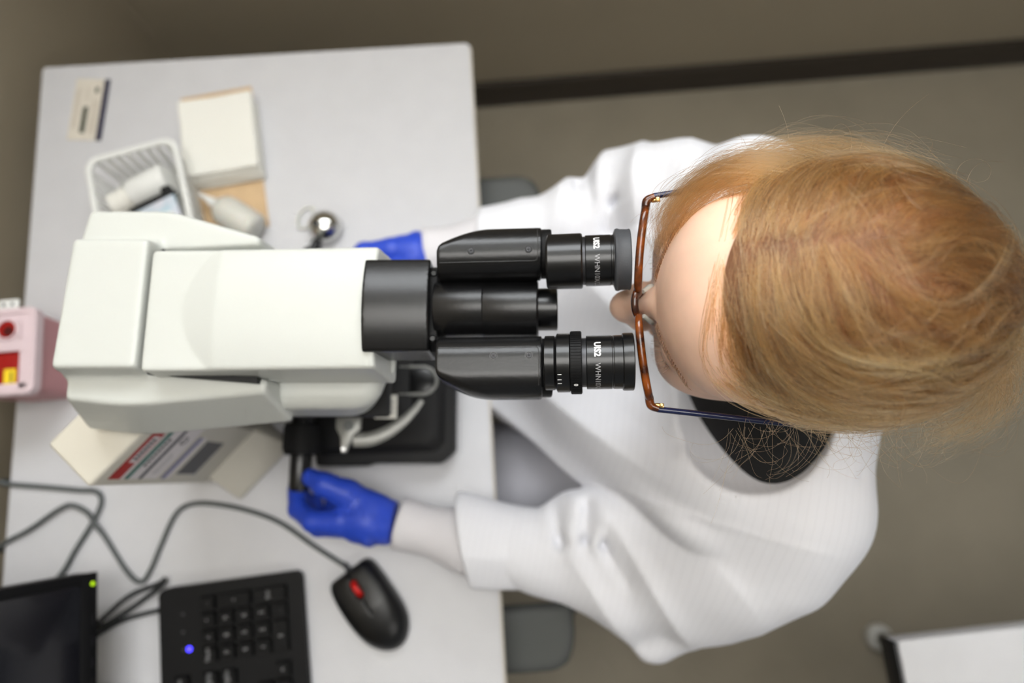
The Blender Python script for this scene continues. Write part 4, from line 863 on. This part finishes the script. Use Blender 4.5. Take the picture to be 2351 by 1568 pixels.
def knit(a, b_, r0, r1):
    a = Vector(a); b_ = Vector(b_); L_ = (b_ - a).length; pr = []
    for i in range(25):
        u = i / 24; pr.append((r0 + (r1 - r0) * u + (0.0010 if i % 2 else 0) + 0.003 * math.sin(u * 7), L_ * u))
    lathe('knit_cuff', pr, 'knit', coat, a=a, d=b_ - a, n=40, smooth=2)
knit((0.612, -0.690, 0.816), (0.503, -0.656, 0.812), 0.037, 0.0275)
knit((0.650, -0.330, 0.821), (0.547, -0.338, 0.816), 0.037, 0.0300)
for i, (bx, by, bz_) in enumerate(((0.700, -0.520, 0.79), (0.745, -0.535, 0.85))): lathe('button', [(0.0056, 0), (0.006, 0.001), (0.0052, 0.0024), (0.003, 0.0018)], 'print_white', coat, a=(bx - 0.003, by, bz_ + 0.004), d=(-0.7, -0.25, 0.65), n=20)

# gloves (scope frame coordinates)
def glove(mir):
    dx, dy = (0.0, 0.0) if not mir else (0.045, -0.040)
    def q(p): return (p[0] + dx, (-p[1] + dy) if mir else p[1], p[2])
    lo = (-0.085, -0.225, 0.015); hi = (0.085, -0.105, 0.125)
    if mir: lo, hi = (lo[0] + dx, 0.105 + dy, lo[2]), (hi[0] + dx, 0.225 + dy, hi[2])
    G = Grid(lo, hi, 0.0014)
    D = rc(G, q((0.062, -0.1792, 0.074)), q((0.030, -0.178, 0.080)), 0.0235, 0.0250)
    D = smin(D, rc(G, q((0.030, -0.178, 0.086)), q((0.004, -0.178, 0.090)), 0.0215, 0.0160), 0.015)
    D = smin(D, rc(G, q((0.030, -0.178, 0.068)), q((0.008, -0.182, 0.060)), 0.0220, 0.0165), 0.015)
    D = smin(D, rc(G, q((0.040, -0.166, 0.084)), q((0.008, -0.146, 0.094)), 0.0180, 0.0130), 0.012)
    th = rc(G, q((0.008, -0.147, 0.094)), q((-0.018, -0.1375, 0.0985)), 0.0150, 0.0128); th = smin(th, rc(G, q((-0.018, -0.1375, 0.0985)), q((-0.0340, -0.1295, 0.095)), 0.0128, 0.0100), 0.006)
    D = smin(D, th, 0.008)
    for ch in (((0.000, -0.178, 0.093), (-0.030, -0.177, 0.090), (-0.0510, -0.164, 0.075), (-0.0590, -0.1430, 0.064), 0.0130),
               ((0.000, -0.185, 0.075), (-0.030, -0.185, 0.070), (-0.048, -0.172, 0.056), (-0.054, -0.152, 0.048), 0.0110),
               ((0.004, -0.187, 0.059), (-0.024, -0.187, 0.053), (-0.040, -0.175, 0.041), (-0.045, -0.157, 0.035), 0.0104),
               ((0.012, -0.185, 0.046), (-0.010, -0.185, 0.038), (-0.024, -0.175, 0.030), (-0.028, -0.160, 0.026), 0.0090)):
        r = ch[4]; f_ = rc(G, q(ch[0]), q(ch[1]), r * 1.08, r); f_ = smin(f_, rc(G, q(ch[1]), q(ch[2]), r * 1.03, r * 0.92), 0.003); f_ = smin(f_, rc(G, q(ch[2]), q(ch[3]), r * 0.94, r * 0.80), 0.003)
        D = smin(D, f_, 0.0045)
    # slack folds in the nitrile
    yy = G.Y if not mir else -(G.Y - dy)
    D = D + 0.0009 * noise3(G.X, G.Y, G.Z, 130, 31) + 0.0009 * np.sin(330 * (G.X - dx) + 120 * yy) * np.clip(((G.X - dx) + 0.005) / 0.03, 0, 1) * np.clip((-0.190 - yy) / 0.008, 0, 1)
    D = smax(D, (G.X - dx) - 0.0585 - 0.12 * (yy + 0.18), 0.0015)
    g = sdf('glove', G, D, 'glove', person); g.matrix_world = Tm; return g
glove(False); glove(True)

# ---- hair cap and strands
M['hair_cap'] = mat('brown_hair_base', (118, 80, 54), 0.7, var=0.15, vscale=60, bump=0.4, bscale=400)
EC = np.array((-0.010, 0.0, 0.021)); ER = np.array((0.0965, 0.0800, 0.1040))
def hairline(nx):   # lowest nz that carries hair, by front-back position
    return np.interp(nx, [-1, -0.5, -0.1, 0.15, 0.35, 0.6, 0.8, 1.0], [-0.60, -0.55, -0.30, -0.05, 0.36, 0.60, 0.68, 0.70])
nu, nv = 96, 48; v = []; f = []
for i in range(nv + 1):
    for j in range(nu):
        a_ = 2 * PI * j / nu
        # from the crown down to the hairline at this azimuth
        lo_, hi_ = -0.9, 1.0
        for _ in range(22):
            m_ = (lo_ + hi_) / 2; rr = math.sqrt(max(1 - m_ * m_, 0))
            if m_ > hairline(rr * math.cos(a_)) + 0.07: hi_ = m_
            else: lo_ = m_
        zz_ = math.cos(math.acos(np.clip(hi_, -1, 1)) * i / nv); rr = math.sqrt(max(1 - zz_ * zz_, 0))
        v.append(toW(EC + ER * np.array((rr * math.cos(a_), rr * math.sin(a_), zz_)) * 1.012))
for i in range(nv):
    for j in range(nu): f.append((i * nu + j, i * nu + (j + 1) % nu, (i + 1) * nu + (j + 1) % nu, (i + 1) * nu + j))
hcap = pyd('hair_base', v, f, 'hair_cap', person, 4)

PARTY = -0.024; GATH = np.array((-0.120, 0.004, -0.035))
def flow(P, s0, front):
    """hair direction at points P (head frame); s0 = side of the parting, front = how far forward the root was"""
    to = GATH - P; to /= np.linalg.norm(to, axis=1)[:, None]
    side = np.zeros_like(P); side[:, 1] = s0; side[:, 2] = -0.35
    lat = np.abs(P[:, 1] - PARTY * np.clip(P[:, 0] / 0.05 + 1, 0, 1)) / 0.085
    wgt = np.clip((P[:, 0] + 0.030) / 0.070, 0, 1) * np.clip(1.15 - lat, 0.05, 1)
    back = np.zeros_like(P); back[:, 0] = -1.0; back[:, 2] = 0.0
    m1 = np.clip((P[:, 0] + 0.06) / 0.10, 0, 1)
    v = side * (1.6 * wgt)[:, None] + back * (0.20 + 0.70 * m1 * np.clip(lat, 0.1, 1))[:, None] + to * (1.05 - 0.9 * m1)[:, None]
    return v
def grow(roots, nstep, step, lift0, lift1, seed):
    r = np.random.default_rng(seed); n = len(roots); P = roots.copy(); out = [P.copy()]
    s0 = np.where(roots[:, 1] > PARTY, 1.0, -1.0); fr_ = np.clip(roots[:, 0] / 0.08, 0, 1)
    wob = r.normal(size=(n, 3)) * 0.34; ph = r.random(n) * 6.3
    lf = lift0 + (lift1 - lift0) * r.random(n) + 0.024 * noise3(roots[:, 0], roots[:, 1], roots[:, 2], 95, 8)
    for k in range(nstep):
        v = flow(P, s0, fr_) + wob * np.cos(k * 0.5 + ph)[:, None] + 0.38 * np.stack([noise3(P[:, 0], P[:, 1], P[:, 2], 75, q_) for q_ in (61, 62, 63)], 1)
        d = (P - EC) / ER; nn = d / ER; nn /= np.linalg.norm(nn, axis=1)[:, None]
        v -= nn * (v * nn).sum(1)[:, None]; L_ = np.linalg.norm(v, axis=1)[:, None] + 1e-9
        dist = np.linalg.norm(P - GATH, axis=1); st = np.minimum(step, np.maximum(dist - 0.012, 0.0006))
        P = P + v / L_ * st[:, None]
        d = (P - EC) / ER; sc_l = np.linalg.norm(d, axis=1)
        u = (k + 1) / nstep; tgt = 1.0 + lf * math.sin(min(u * 1.6, 1) * PI / 2) * (1.0 if u < 0.6 else 1.0)
        P = EC + (P - EC) * (tgt / sc_l)[:, None]; out.append(P.copy())
    return np.stack(out, 1)
def scalp(n, seed):
    r = np.random.default_rng(seed); o = []
    while len(o) < n:
        d = r.normal(size=(n * 3, 3)); d /= np.linalg.norm(d, axis=1)[:, None]
        k = d[:, 2] > hairline(d[:, 0]) + 0.045 * r.normal(size=len(d)); o.extend(d[k])
    return EC + ER * np.array(o[:n]) * 1.004
def part_roots(n):
    r = np.random.default_rng(19); t = r.uniform(-0.35, 0.62, n); y = PARTY * np.clip(ER[0] * t / 0.05 + 1, 0, 1) + r.normal(size=n) * 0.0035
    ny = y / ER[1]; nx = t; return EC + ER * np.stack([nx, ny, np.sqrt(np.maximum(1 - nx * nx - ny * ny, 0))], 1) * 1.004
def clump(guides, per, rad0, rad1, fuzz, seed):
    """children around each guide, drawn together toward the tip"""
    r = np.random.default_rng(seed); n, k, _ = guides.shape
    u = np.linspace(0, 1, k)[None, None, :, None]
    off = r.normal(size=(n, per, 1, 3)) * (rad0 + (rad1 - rad0) * u)
    fz = r.normal(size=(n, per, 1, 3)) * fuzz * (u ** 1.2) * np.sin(u * (4 + 5 * r.random((n, per, 1, 1))) + 6.3 * r.random((n, per, 1, 1)))
    return (guides[:, None] + off + fz).reshape(n * per, k, 3)
def hair_obj(name, S_, r0, r1, m, parent):
    hc = bpy.data.hair_curves.new(name); n, k, _ = S_.shape
    hc.add_curves([k] * n)
    hc.attributes['position'].data.foreach_set('vector', S_.astype(np.float32).ravel())
    ra = hc.attributes.get('radius') or hc.attributes.new('radius', 'FLOAT', 'POINT')
    ra.data.foreach_set('value', np.tile(np.linspace(r0, r1, k, dtype=np.float32), n))
    hc.materials.append(m); o = bpy.data.objects.new(name, hc); link(o, parent); return o
def hair_mat(name, rgb, rough=0.26):
    m = bpy.data.materials.new(name); m.use_nodes = True; nt = m.node_tree; nt.nodes.clear()
    out = nt.nodes.new('ShaderNodeOutputMaterial'); h = nt.nodes.new('ShaderNodeBsdfHairPrincipled'); h.parametrization = 'COLOR'
    inf = nt.nodes.new('ShaderNodeHairInfo'); rp = nt.nodes.new('ShaderNodeValToRGB'); a = np.array(lin(rgb)[:3])
    rp.color_ramp.elements[0].color = (*(a * 0.62), 1); rp.color_ramp.elements[1].color = (*np.minimum(a * 1.35, 1), 1)
    nt.links.new(inf.outputs['Random'], rp.inputs['Fac']); nt.links.new(rp.outputs['Color'], h.inputs['Color'])
    h.inputs['Roughness'].default_value = rough; h.inputs['Radial Roughness'].default_value = 0.45; h.inputs['Random Roughness'].default_value = 0.3
    nt.links.new(h.outputs[0], out.inputs['Surface']); return m
M['hair'] = hair_mat('strawberry_blonde_hair', (148, 98, 54))
g1 = grow(np.concatenate([scalp(1500, 1), part_roots(260)]), 14, 0.0178, 0.012, 0.075, 2)
M['hair_dark'] = hair_mat('brown_hair', (98, 63, 34)); M['hair_light'] = hair_mat('golden_hair', (200, 148, 92))
pick = np.random.default_rng(4).random(len(g1)) + 0.28 * noise3(g1[:, 4, 0], g1[:, 4, 1], g1[:, 4, 2], 70, 12)
g2 = scalp(3000, 5); S2 = clump(grow(g2, 14, 0.0178, 0.02, 0.11, 6), 1, 0.001, 0.001, 0.009, 7)
for mk, lo_, hi_, pr in (('hair_dark', -9, 0.30, 15), ('hair', 0.30, 0.80, 16), ('hair_light', 0.80, 9, 14)):
    sel = g1[(pick >= lo_) & (pick < hi_)]; S1 = clump(sel, pr, 0.0019, 0.0006, 0.0022, 3)
    if mk == 'hair': S1 = np.concatenate([S1, S2])
    hair_obj('hair', toW(S1), 0.00009, 0.00006, M[mk], person)
# loose locks, given as guide lines in the room
def locks(lines, per, spread, tip, fuzz, seed, k=14):
    o = []
    for i, l in enumerate(lines):
        c = cat(l, 12); t = np.linspace(0, len(c) - 1, k); g = np.stack([np.interp(t, np.arange(len(c)), c[:, a]) for a in range(3)], 1)
        o.append(clump(g[None], per, spread, tip, fuzz, seed + i))
    return np.concatenate(o)
LK = []
LK.append(locks([[(0.8330, -0.4530, 1.238), (0.8031, -0.4430, 1.243), (0.7786, -0.4370, 1.234), (0.7590, -0.4420, 1.213), (0.7490, -0.4520, 1.195), (0.7500, -0.4640, 1.172)],
                 [(0.8450, -0.4400, 1.215), (0.8130, -0.4330, 1.225), (0.7870, -0.4290, 1.218), (0.7660, -0.4330, 1.200), (0.7530, -0.4430, 1.182), (0.7520, -0.4560, 1.160)],
                 [(0.8300, -0.4600, 1.243), (0.8050, -0.4500, 1.244), (0.7850, -0.4460, 1.234), (0.7680, -0.4490, 1.216), (0.7580, -0.4570, 1.20), (0.7570, -0.4660, 1.185)],
                 [(0.8500, -0.4380, 1.205), (0.8200, -0.4260, 1.205), (0.7950, -0.4220, 1.200), (0.7740, -0.4270, 1.188), (0.7600, -0.4380, 1.172)]], 230, 0.0065, 0.0028, 0.007, 40))
LK.append(locks([[(0.8000, -0.4310, 1.185), (0.8060, -0.4110, 1.17), (0.8270, -0.3975, 1.17), (0.8570, -0.3930, 1.17), (0.8960, -0.4010, 1.17), (0.9300, -0.4260, 1.18)],
                 [(0.8100, -0.4310, 1.185), (0.8200, -0.4140, 1.175), (0.8470, -0.4040, 1.175), (0.8770, -0.4030, 1.175), (0.9060, -0.4130, 1.175), (0.9350, -0.4360, 1.18)]], 190, 0.0040, 0.0045, 0.008, 50))
wr_ = np.random.default_rng(77)
def arc(p, d, L_, curl, n=7):
    """one loose hair: start, direction, length, turning per step"""
    d = np.array(d, float); d /= np.linalg.norm(d); ax_ = wr_.normal(size=3) + np.array((0, 0, 2.0)); ax_ /= np.linalg.norm(ax_); l = [np.array(p, float)]
    for k_ in range(n):
        d = d * math.cos(curl) + np.cross(ax_, d) * math.sin(curl); d[2] -= 0.05; d /= np.linalg.norm(d); l.append(l[-1] + d * L_ / n); curl *= 1.10
    return l
wl_ = []
for i in range(85):
    x0 = wr_.uniform(0.775, 0.915); wl_.append(arc((x0, -0.585 - 0.008 * wr_.random(), 1.165 + 0.02 * wr_.random()), (wr_.uniform(-0.5, 0.7), -1.0, wr_.uniform(-0.9, -0.3)), wr_.uniform(0.025, 0.065), wr_.normal() * 0.30))
LK.append(locks(wl_, 1, 0.0012, 0.0016, 0.003, 60))
fl_ = []
for i in range(70):
    t = wr_.uniform(0, 1); s_d = -1 if wr_.random() < 0.55 else 1
    fl_.append(arc((0.79 + 0.16 * t, -0.508 - s_d * (0.084 - 0.03 * t * t), 1.19 + 0.03 * wr_.random()), (wr_.uniform(-0.6, 1.4), -s_d * 0.7, wr_.uniform(-0.2, 0.3)), wr_.uniform(0.02, 0.05), wr_.normal() * 0.28))
LK.append(locks(fl_, 1, 0.0006, 0.001, 0.002, 90))
tl_ = []
for i in range(26):
    a0 = toW(GATH + wr_.normal(size=3) * 0.008); p = a0; l = [p]; dr = np.array((0.8, wr_.uniform(-0.9, 0.3), -0.5))
    for k_ in range(6): p = p + dr / np.linalg.norm(dr) * 0.017; dr = dr + wr_.normal(size=3) * 0.30 + np.array((-0.10, -0.05, -0.18)); l.append(p)
    tl_.append(l)
LK.append(locks([[(0.930, -0.545, 1.205), (0.9507, -0.5567, 1.195), (0.9700, -0.5740, 1.162), (0.9700, -0.5850, 1.132), (0.9480, -0.5930, 1.115)],
                 [(0.935, -0.540, 1.195), (0.9580, -0.5560, 1.180), (0.9800, -0.5760, 1.150), (0.9880, -0.5900, 1.115), (0.9780, -0.6000, 1.090)],
                 [(0.930, -0.550, 1.190), (0.9500, -0.5680, 1.175), (0.9600, -0.5840, 1.150), (0.9550, -0.5960, 1.125), (0.9350, -0.6020, 1.110)]], 110, 0.0045, 0.0055, 0.009, 140))
LK.append(locks(tl_, 90, 0.0040, 0.0035, 0.008, 120))
hair_obj('loose_hair', np.concatenate(LK), 0.00007, 0.00004, M['hair'], person)
# brows and lashes
M['brow'] = hair_mat('light_brown_brow', (92, 62, 42), 0.4)
bl_ = []
for s in (-1, 1):
    for i in range(260):
        t = wr_.random(); y = s * (0.013 + 0.040 * t); x = 0.0845 - 0.014 * t ** 1.7; z = 0.0190 + 0.004 * math.sin(t * 2.6) + wr_.uniform(-0.0022, 0.0022)
        x = surf_x(y, z) - 0.0002; a = np.array((x, y, z)); b_ = a + np.array((0.0005 - 0.003 * t, s * 0.006, 0.001)); m_ = (a + b_) / 2 + np.array((0.0012, 0, 0.0004))
        bl_.append(np.stack([a, m_, b_]))
hair_obj('eyebrows', toW(np.array(bl_)), 0.00014, 0.00005, M['brow'], person)
ll_ = []
for s in (-1, 1):
    for i in range(60):
        t = wr_.uniform(-1, 1); a = np.array((0.0878 - 0.0035 * t * t - (0.0025 if t * 1 > 0 else 0) * abs(t), s * (0.0315 + 0.0135 * t), -0.0060)); L_ = 0.0085
        a[0] = surf_x(a[1], a[2]) - 0.0003; d = np.array((1.0, s * 0.55 * t + 0.15 * wr_.normal(), -0.25)); d /= np.linalg.norm(d)
        ll_.append(np.stack([a, a + d * L_ * 0.5 + np.array((0, 0, -0.0008)), a + d * L_ + np.array((0, 0, 0.0006))]))
hair_obj('eyelashes', toW(np.array(ll_)), 0.00010, 0.00003, M['brow'], person)

# ------------------------------------------------------------------ glasses
M['tortoise'] = mat('tortoiseshell_acetate', (42, 14, 8), 0.18, rgb2=(142, 70, 16), vscale=70, coat=0.4, trans=0.12)
M['navy'] = mat('navy_acetate', (22, 30, 66), 0.22, coat=0.3); M['gold'] = mat('gold_metal', (212, 180, 120), 0.25, 1.0)
M['glass'] = mat('clear_lens', (255, 255, 255), 0.0, trans=1.0, ior=1.02)
gl = tag(empty('glasses'), 'tortoiseshell glasses with navy temples worn at the eyepieces', 'glasses'); gl.matrix_world = HM
def gx(y): return 0.1040 - 1.5 * y * y
for s in (-1, 1):
    o_ = [(gx(y), y, z) for y, z in [(s * (0.0375 + a * 0.0305), -0.006 + b * 0.0225) for a, b in [(math.copysign(abs(math.cos(t)) ** 0.6, math.cos(t)), math.copysign(abs(math.sin(t)) ** 0.6, math.sin(t))) for t in np.linspace(0, 2 * PI, 29)[:-1]]]]
    tube('rim', o_, 0.0028, 'tortoise', gl, closed=True, n=10, sm=2)
    bm = bmesh.new(); vs = [bm.verts.new((x - 0.0005, y, z)) for x, y, z in o_]; bm.faces.new(vs); bmesh.ops.triangulate(bm, faces=bm.faces)
    ln = from_bm('lens', bm, 'glass', gl, 4)
    tube('endpiece', [(gx(0.064), s * 0.064, 0.009), (gx(0.070), s * 0.0700, 0.009), (0.0915, s * 0.0725, 0.009)], [0.0030, 0.0030, 0.0026], 'tortoise', gl, n=10)
    tube('temple', [(0.0925, s * 0.0728, 0.009), (0.060, s * 0.0765, 0.0085), (0.010, s * 0.0825, 0.007), (-0.012, s * 0.0835, 0.004), (-0.030, s * 0.0830, -0.018)], [0.0021, 0.0021, 0.0019, 0.002, 0.0022], 'navy', gl, n=10)
    tube('hinge', [(0.0935, s * 0.0700, 0.009), (0.0880, s * 0.0705, 0.009)], 0.0017, 'gold', gl, n=8, sm=1)
    lathe('hinge_screw', [(0.0016, 0), (0.0016, 0.0014), (0.0008, 0.0018)], 'gold', gl, a=(0.0895, s * 0.0700, 0.0105), n=12)
    tube('nose_pad', [(0.1005, s * 0.0085, 0.0), (0.0955, s * 0.0115, -0.006), (0.0935, s * 0.0128, -0.012)], [0.0016, 0.0026, 0.0020], 'ldpe', gl, n=8)
tube('bridge', [(gx(0.010), -0.0100, 0.006), (0.1060, -0.004, 0.0085), (0.1060, 0.004, 0.0085), (gx(0.010), 0.0100, 0.006)], 0.0026, 'tortoise', gl, n=10)

# ------------------------------------------------------------------ chair
M['chair_pad'] = mat('grey_armrest_plastic', (82, 84, 82), 0.55, bump=0.1, bscale=500); M['chair_fabric'] = mat('charcoal_upholstery', (64, 64, 68), 0.9, bump=0.4, bscale=600)
ch = tag(empty('task_chair', (0.885, -0.515, 0)), 'grey task chair with wide armrests under the seated person', 'chair')
G = Grid((-0.25, -0.26, 0.38), (0.24, 0.26, 0.50), 0.006)
sdf('seat', G, smax(rbx(G, (-0.01, 0, 0.435), (0.215, 0.225, 0.045), 0.035), -el(G, (0, 0, 0.60), (0.30, 0.26, 0.125)), 0.02), 'chair_fabric', ch)
G = Grid((0.13, -0.22, 0.50), (0.24, 0.22, 0.76), 0.006)
sdf('backrest', G, rbx(G, (0.185, 0, 0.62), (0.020, 0.17, 0.10), 0.018), 'chair_fabric', ch)
tube('back_strut', [(0.10, 0, 0.388), (0.20, 0, 0.40), (0.215, 0, 0.47), (0.200, 0, 0.60)], 0.014, 'gunmetal', ch, n=12)
for s in (-1, 1):
    hw = 0.346 if s > 0 else 0.352
    G = Grid((-0.46, min(s * 0.24, s * 0.37), 0.62), (-0.15, max(s * 0.24, s * 0.37), 0.68), 0.0035)
    pdd = rbx(G, (-0.300, s * (hw - 0.043), 0.650), (0.120, 0.043, 0.012), 0.011)
    pdd = smax(pdd, (G.X + 0.235) * 0.80 + (np.abs(G.Y) - hw) * 0.60 - 0.030, 0.02)
    sdf('armrest_pad', G, pdd, 'chair_pad', ch)
    tube('armrest_support', [(-0.04, s * 0.12, 0.385), (-0.08, s * 0.24, 0.386), (-0.14, s * 0.292, 0.43), (-0.20, s * 0.303, 0.54), (-0.25, s * 0.303, 0.643)], 0.014, 'gunmetal', ch, n=12)
lathe('gas_column', [(0.028, 0.09), (0.028, 0.22), (0.016, 0.22), (0.016, 0.385), (0.05, 0.386), (0.05, 0.393)], 'gunmetal', ch, n=24)
for i in range(5):
    t = i * 2 * PI / 5 + 0.4; c_, s_ = math.cos(t), math.sin(t)
    hull('base_arm', [(c_ * r - s_ * w_, s_ * r + c_ * w_, z) for r, w_, z0, z1 in ((0.02, 0.025, 0.075, 0.115), (0.28, 0.014, 0.066, 0.085)) for w_ in (w_, -w_) for z in (z0, z1)], 'gunmetal', ch, 0.003)
    lathe('caster', [(0.012, -0.022), (0.028, -0.020), (0.030, -0.016), (0.030, 0.016), (0.028, 0.020), (0.012, 0.022)], 'black_plastic', ch, a=(c_ * 0.275, s_ * 0.275, 0.030), d=(-s_, c_, 0), n=24)
    lathe('caster_stem', [(0.007, 0), (0.007, 0.04)], 'steel', ch, a=(c_ * 0.275, s_ * 0.275, 0.035), n=12)
